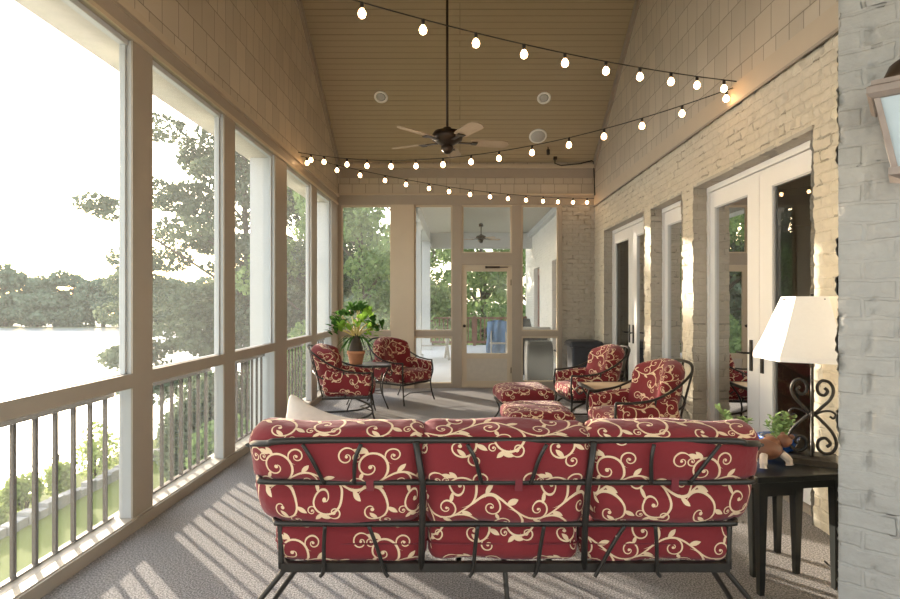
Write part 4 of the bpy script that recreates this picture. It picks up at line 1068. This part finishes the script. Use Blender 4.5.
MB().tube(spline([(.25, -.2, .12), (.34, -.22, .3), (.33, -.22, .55), (.25, -.2, .62)]), .016, 6).build('handle', MT['black_plastic'], gr)
fp = thing('framed_panel', 'white framed panel standing behind the covered grill', 'panel', (1.42, 11.0, -.02))
MB().box(-.36, -.30, 0, .04, 0, 1.0).box(.30, .36, 0, .04, 0, 1.0).box(-.30, .30, 0, .04, .94, 1.0).build('frame', MT['white_stud'], fp)
MB().box(-.30, .30, .01, .03, .05, .94).build('infill', MT['black_plastic'], fp)
cnx = thing('cone_planter', 'dark tapered planter on the deck seen over the covered grill', 'planter', (1.45, 12.4, -.02))
MB().lathe([(.22, 0), (.21, .6), (.10, 1.12), (.001, 1.13)], 16).build('body', MT['black_plastic'], cnx)

# ------------------------------------------------------------------ lawn, bed, lake, far shore
GZ = -3.1
struct(MB().box(-9.2, 9, -8, 60, GZ-.3, GZ).build('ground_lawn', MT['grass']))
struct(MB().box(-10.9, -9.2, -30, 60, GZ-.95, GZ-.3).build('ground_bank', MT['grass']))
struct(MB().quad((-400, -200, -4.2), (-9.5, -200, -4.2), (-9.5, 126, -4.2), (-400, 126, -4.2)).build('lake', MT['water']))
struct(MB().box(-400, 200, 126, 260, -5, -4.12).box(-9.5, 200, 60, 126, -5, -3.3).build('ground_shore', MT['shore']))
bed = thing('garden_wall', 'low stone edging of the flower bed at the end of the lawn', 'wall', (-8.95, 12, GZ))
wl = MB(); rb = random.Random(3)
for q in range(60):
    y = -7+q*.27; wl.box(-.13+rb.uniform(-.03,.03), .13+rb.uniform(-.03,.03), y, y+.25, -.05, .22+rb.uniform(-.05,.05))
wl.build('stone', MT['stone'], bed, .02)
fc = thing('wire_fence', 'slim post-and-wire fence along the lake edge', 'fence', (-10.75, 12, GZ-.3))
for q in range(4): MB().tube([(0, -9+q*6, 0), (0, -9+q*6, .8)], .025, 6).build('fence_post', MT['bark'], fc)
MB().tube([(0, -9, .75), (0, 9, .75)], .013, 5).tube([(0, -9, .4), (0, 9, .4)], .010, 5).build('wire', MT['bark'], fc)
rs = thing('red_stake', 'red wooden stake at the water edge by the fence', 'stake', (-10.6, 12.6, GZ-.3))
MB().tube([(-.12, 0, 0), (0, 0, .75)], .03, 5).tube([(.12, 0, 0), (0, 0, .75)], .03, 5).build('leg', MT['red_paint'], rs)
def shrub(label, x, y, r, h, m, n, seed, base=GZ-.3, size=.09):
    t = thing('shrub', label, 'shrub', (x, y, base), 0, 'shrubs along the lawn and shore')
    rb = random.Random(seed)
    bl = [((rb.uniform(-.5,.5)*r, rb.uniform(-.5,.5)*r, h*rb.uniform(.35,.75)), (r*.6, r*.6, h*.38)) for _ in range(6)]
    foliage('foliage', bl, n, size, MT[m], t, seed)
    mb = MB()
    for q in range(4): mb.tube([(0, 0, 0), (rb.uniform(-.4,.4)*r, rb.uniform(-.4,.4)*r, h*.6)], [.03, .012], 5)
    mb.build('stem', MT['bark'], t)
sw = ['first leafy shrub in the lawn bed, seen at the left edge of the nearest bay', 'second leafy shrub in the lawn bed, from the left of the nearest bay', 'third leafy shrub in the lawn bed, from the left of the nearest bay', 'fourth leafy shrub in the lawn bed, from the left of the nearest bay', 'taller shrub ending the lawn bed beside the first white post']
for q, (x, y, r, h) in enumerate(((-10.0, 10.6, .45, .95), (-9.9, 11.7, .5, .8), (-9.95, 12.8, .4, .9), (-9.9, 13.8, .45, .85), (-9.9, 15.2, .6, 1.6))):
    shrub(sw[q], x, y, r, h, 'shrub', 1100, 30+q, GZ-.3, .075)
shrub('big dark bush below the second bay, in front of the lake', -6.1, 13.6, 1.4, 2.9, 'tree_near', 9000, 41, GZ, .10)
shrub('rounded green bush below the third bay, beside the porch', -4.9, 12.6, 1.0, 2.0, 'tree_mid', 4500, 42, GZ, .10)
shrub('light green bush below the far left bays', -4.6, 16.5, 1.5, 3.4, 'tree_mid', 6500, 43, GZ, .11)
def tree(label, x, y, base, h, crown, m, n, size, seed, tr=.16, name='tree'):
    """crown: list of (dx, dy, z above base, rx, ry, rz)"""
    t = thing(name, label, 'tree', (x, y, base), 0, 'trees outside the porch')
    bl = [((a, b, c), (rx, ry_, rz)) for a, b, c, rx, ry_, rz in crown]
    foliage('crown', bl, n, size, MT[m], t, seed)
    mb = MB(); top = max(c[2] for c in crown)
    mb.tube(spline([(0, 0, 0), (.1, .05, h*.3), (-.05, 0, h*.6), (.05, 0, top)]), [tr*(1-.045*i) for i in range(19)], 8)
    for q, (a, b, c, rx, ry_, rz) in enumerate(crown):
        if c < h*.4 or (len(crown) > 60 and q % 2): continue
        z0 = max(h*.2, c-abs(a)*.6-.6)
        mb.tube(spline([(0, 0, z0), (a*.5, b*.5, (z0+c)/2+.1), (a, b, c)]), [tr*.36*(1-.06*i) for i in range(13)], 6)
    mb.build('trunk', MT['bark'], t)
    return t
rb = random.Random(12); cr = []
for q in range(175):
    zc = rb.uniform(1.4, 20)
    lim = 6.6 if zc < 8.5 else (6.6-(zc-8.5)*.53 if zc < 13.6 else 3.9-(zc-13.6)*.4)
    a = -lim+(lim+4)*rb.random()**.8; b = rb.uniform(-1, 1)*2.4
    cr.append((a, b, zc, rb.uniform(.7, 1.45), rb.uniform(.7, 1.4), rb.uniform(.35, .75)))
tree('big airy tree outside the second and third bays, at the lake edge', -9.6, 25, GZ-.5, 19, cr, 'tree_near', 62000, .155, 51, .2)
def blobs(seed, w, h0, h1, k, r):
    rb = random.Random(seed); out = []
    for q in range(k):
        z = rb.uniform(h0, h1); ww = w*math.sqrt(max(.15, 1-((z-(h0+h1)/2)/((h1-h0)/2+.6))**2))
        out.append((rb.uniform(-1,1)*ww, rb.uniform(-1,1)*ww*.7, z, r*rb.uniform(.7,1.2), r*rb.uniform(.7,1.2), r*rb.uniform(.5,.8)))
    return out
for q, (x, y, w, h0, h1, k_, n, m, lab) in enumerate((
    (-3.6, 20.5, 2.2, 1.5, 10, 26, 11000, 'tree_mid', 'dense green tree filling the left end window'),
    (-6.3, 24, 2.6, 1.0, 12, 26, 9000, 'tree_mid', 'tall green tree behind the far left bays, beyond the deck'),
    (-1.4, 24.5, 2.2, 1.5, 10.5, 26, 10000, 'tree_mid', 'broad green tree behind the deck columns'),
    (1.0, 25.5, 2.3, 1.0, 11, 30, 12000, 'tree_mid', 'green tree framed by the screen door glass'),
    (-5.2, 22.5, 1.7, 1.0, 11, 20, 7000, 'tree_near', 'pale tree seen through the fourth bay'),
    (3.6, 28, 2.5, 1.0, 11, 24, 8000, 'tree_mid', 'green tree behind the right side of the deck railing'),
    (-2.6, 31, 3.0, 1.0, 13, 24, 8000, 'tree_near', 'tall dark tree at the back, beyond the deck trees'))):
    tree(lab, x, y, GZ, h1, blobs(60+q, w, h0, h1, k_, 1.05), m, n, .15, 70+q, .2)
rb = random.Random(77); fx = [-118, -108, -99, -91, -84, -76, -69, -62, -55, -48, -41, -34, -27, -19]
words = ['first', 'second', 'third', 'fourth', 'fifth', 'sixth', 'seventh', 'eighth', 'ninth', 'tenth', 'eleventh', 'twelfth', 'thirteenth', 'fourteenth']
for q, x in enumerate(fx):
    h = (14 if q < 2 else 11.5)+rb.uniform(-1.5, 1.5)
    t = tree('hazy tree across the lake, %s along the far shore from the left' % words[q], x, 130+rb.uniform(-2, 4), -4.15, h, [(a, b, c, rx*4.2, ry_*4.2, rz*3.4) for a, b, c, rx, ry_, rz in blobs(90+q, 4.8, .6, h, 22, .7)], 'tree_far', 5000, .7, 100+q, .5)
    t['group'] = 'trees across the lake'
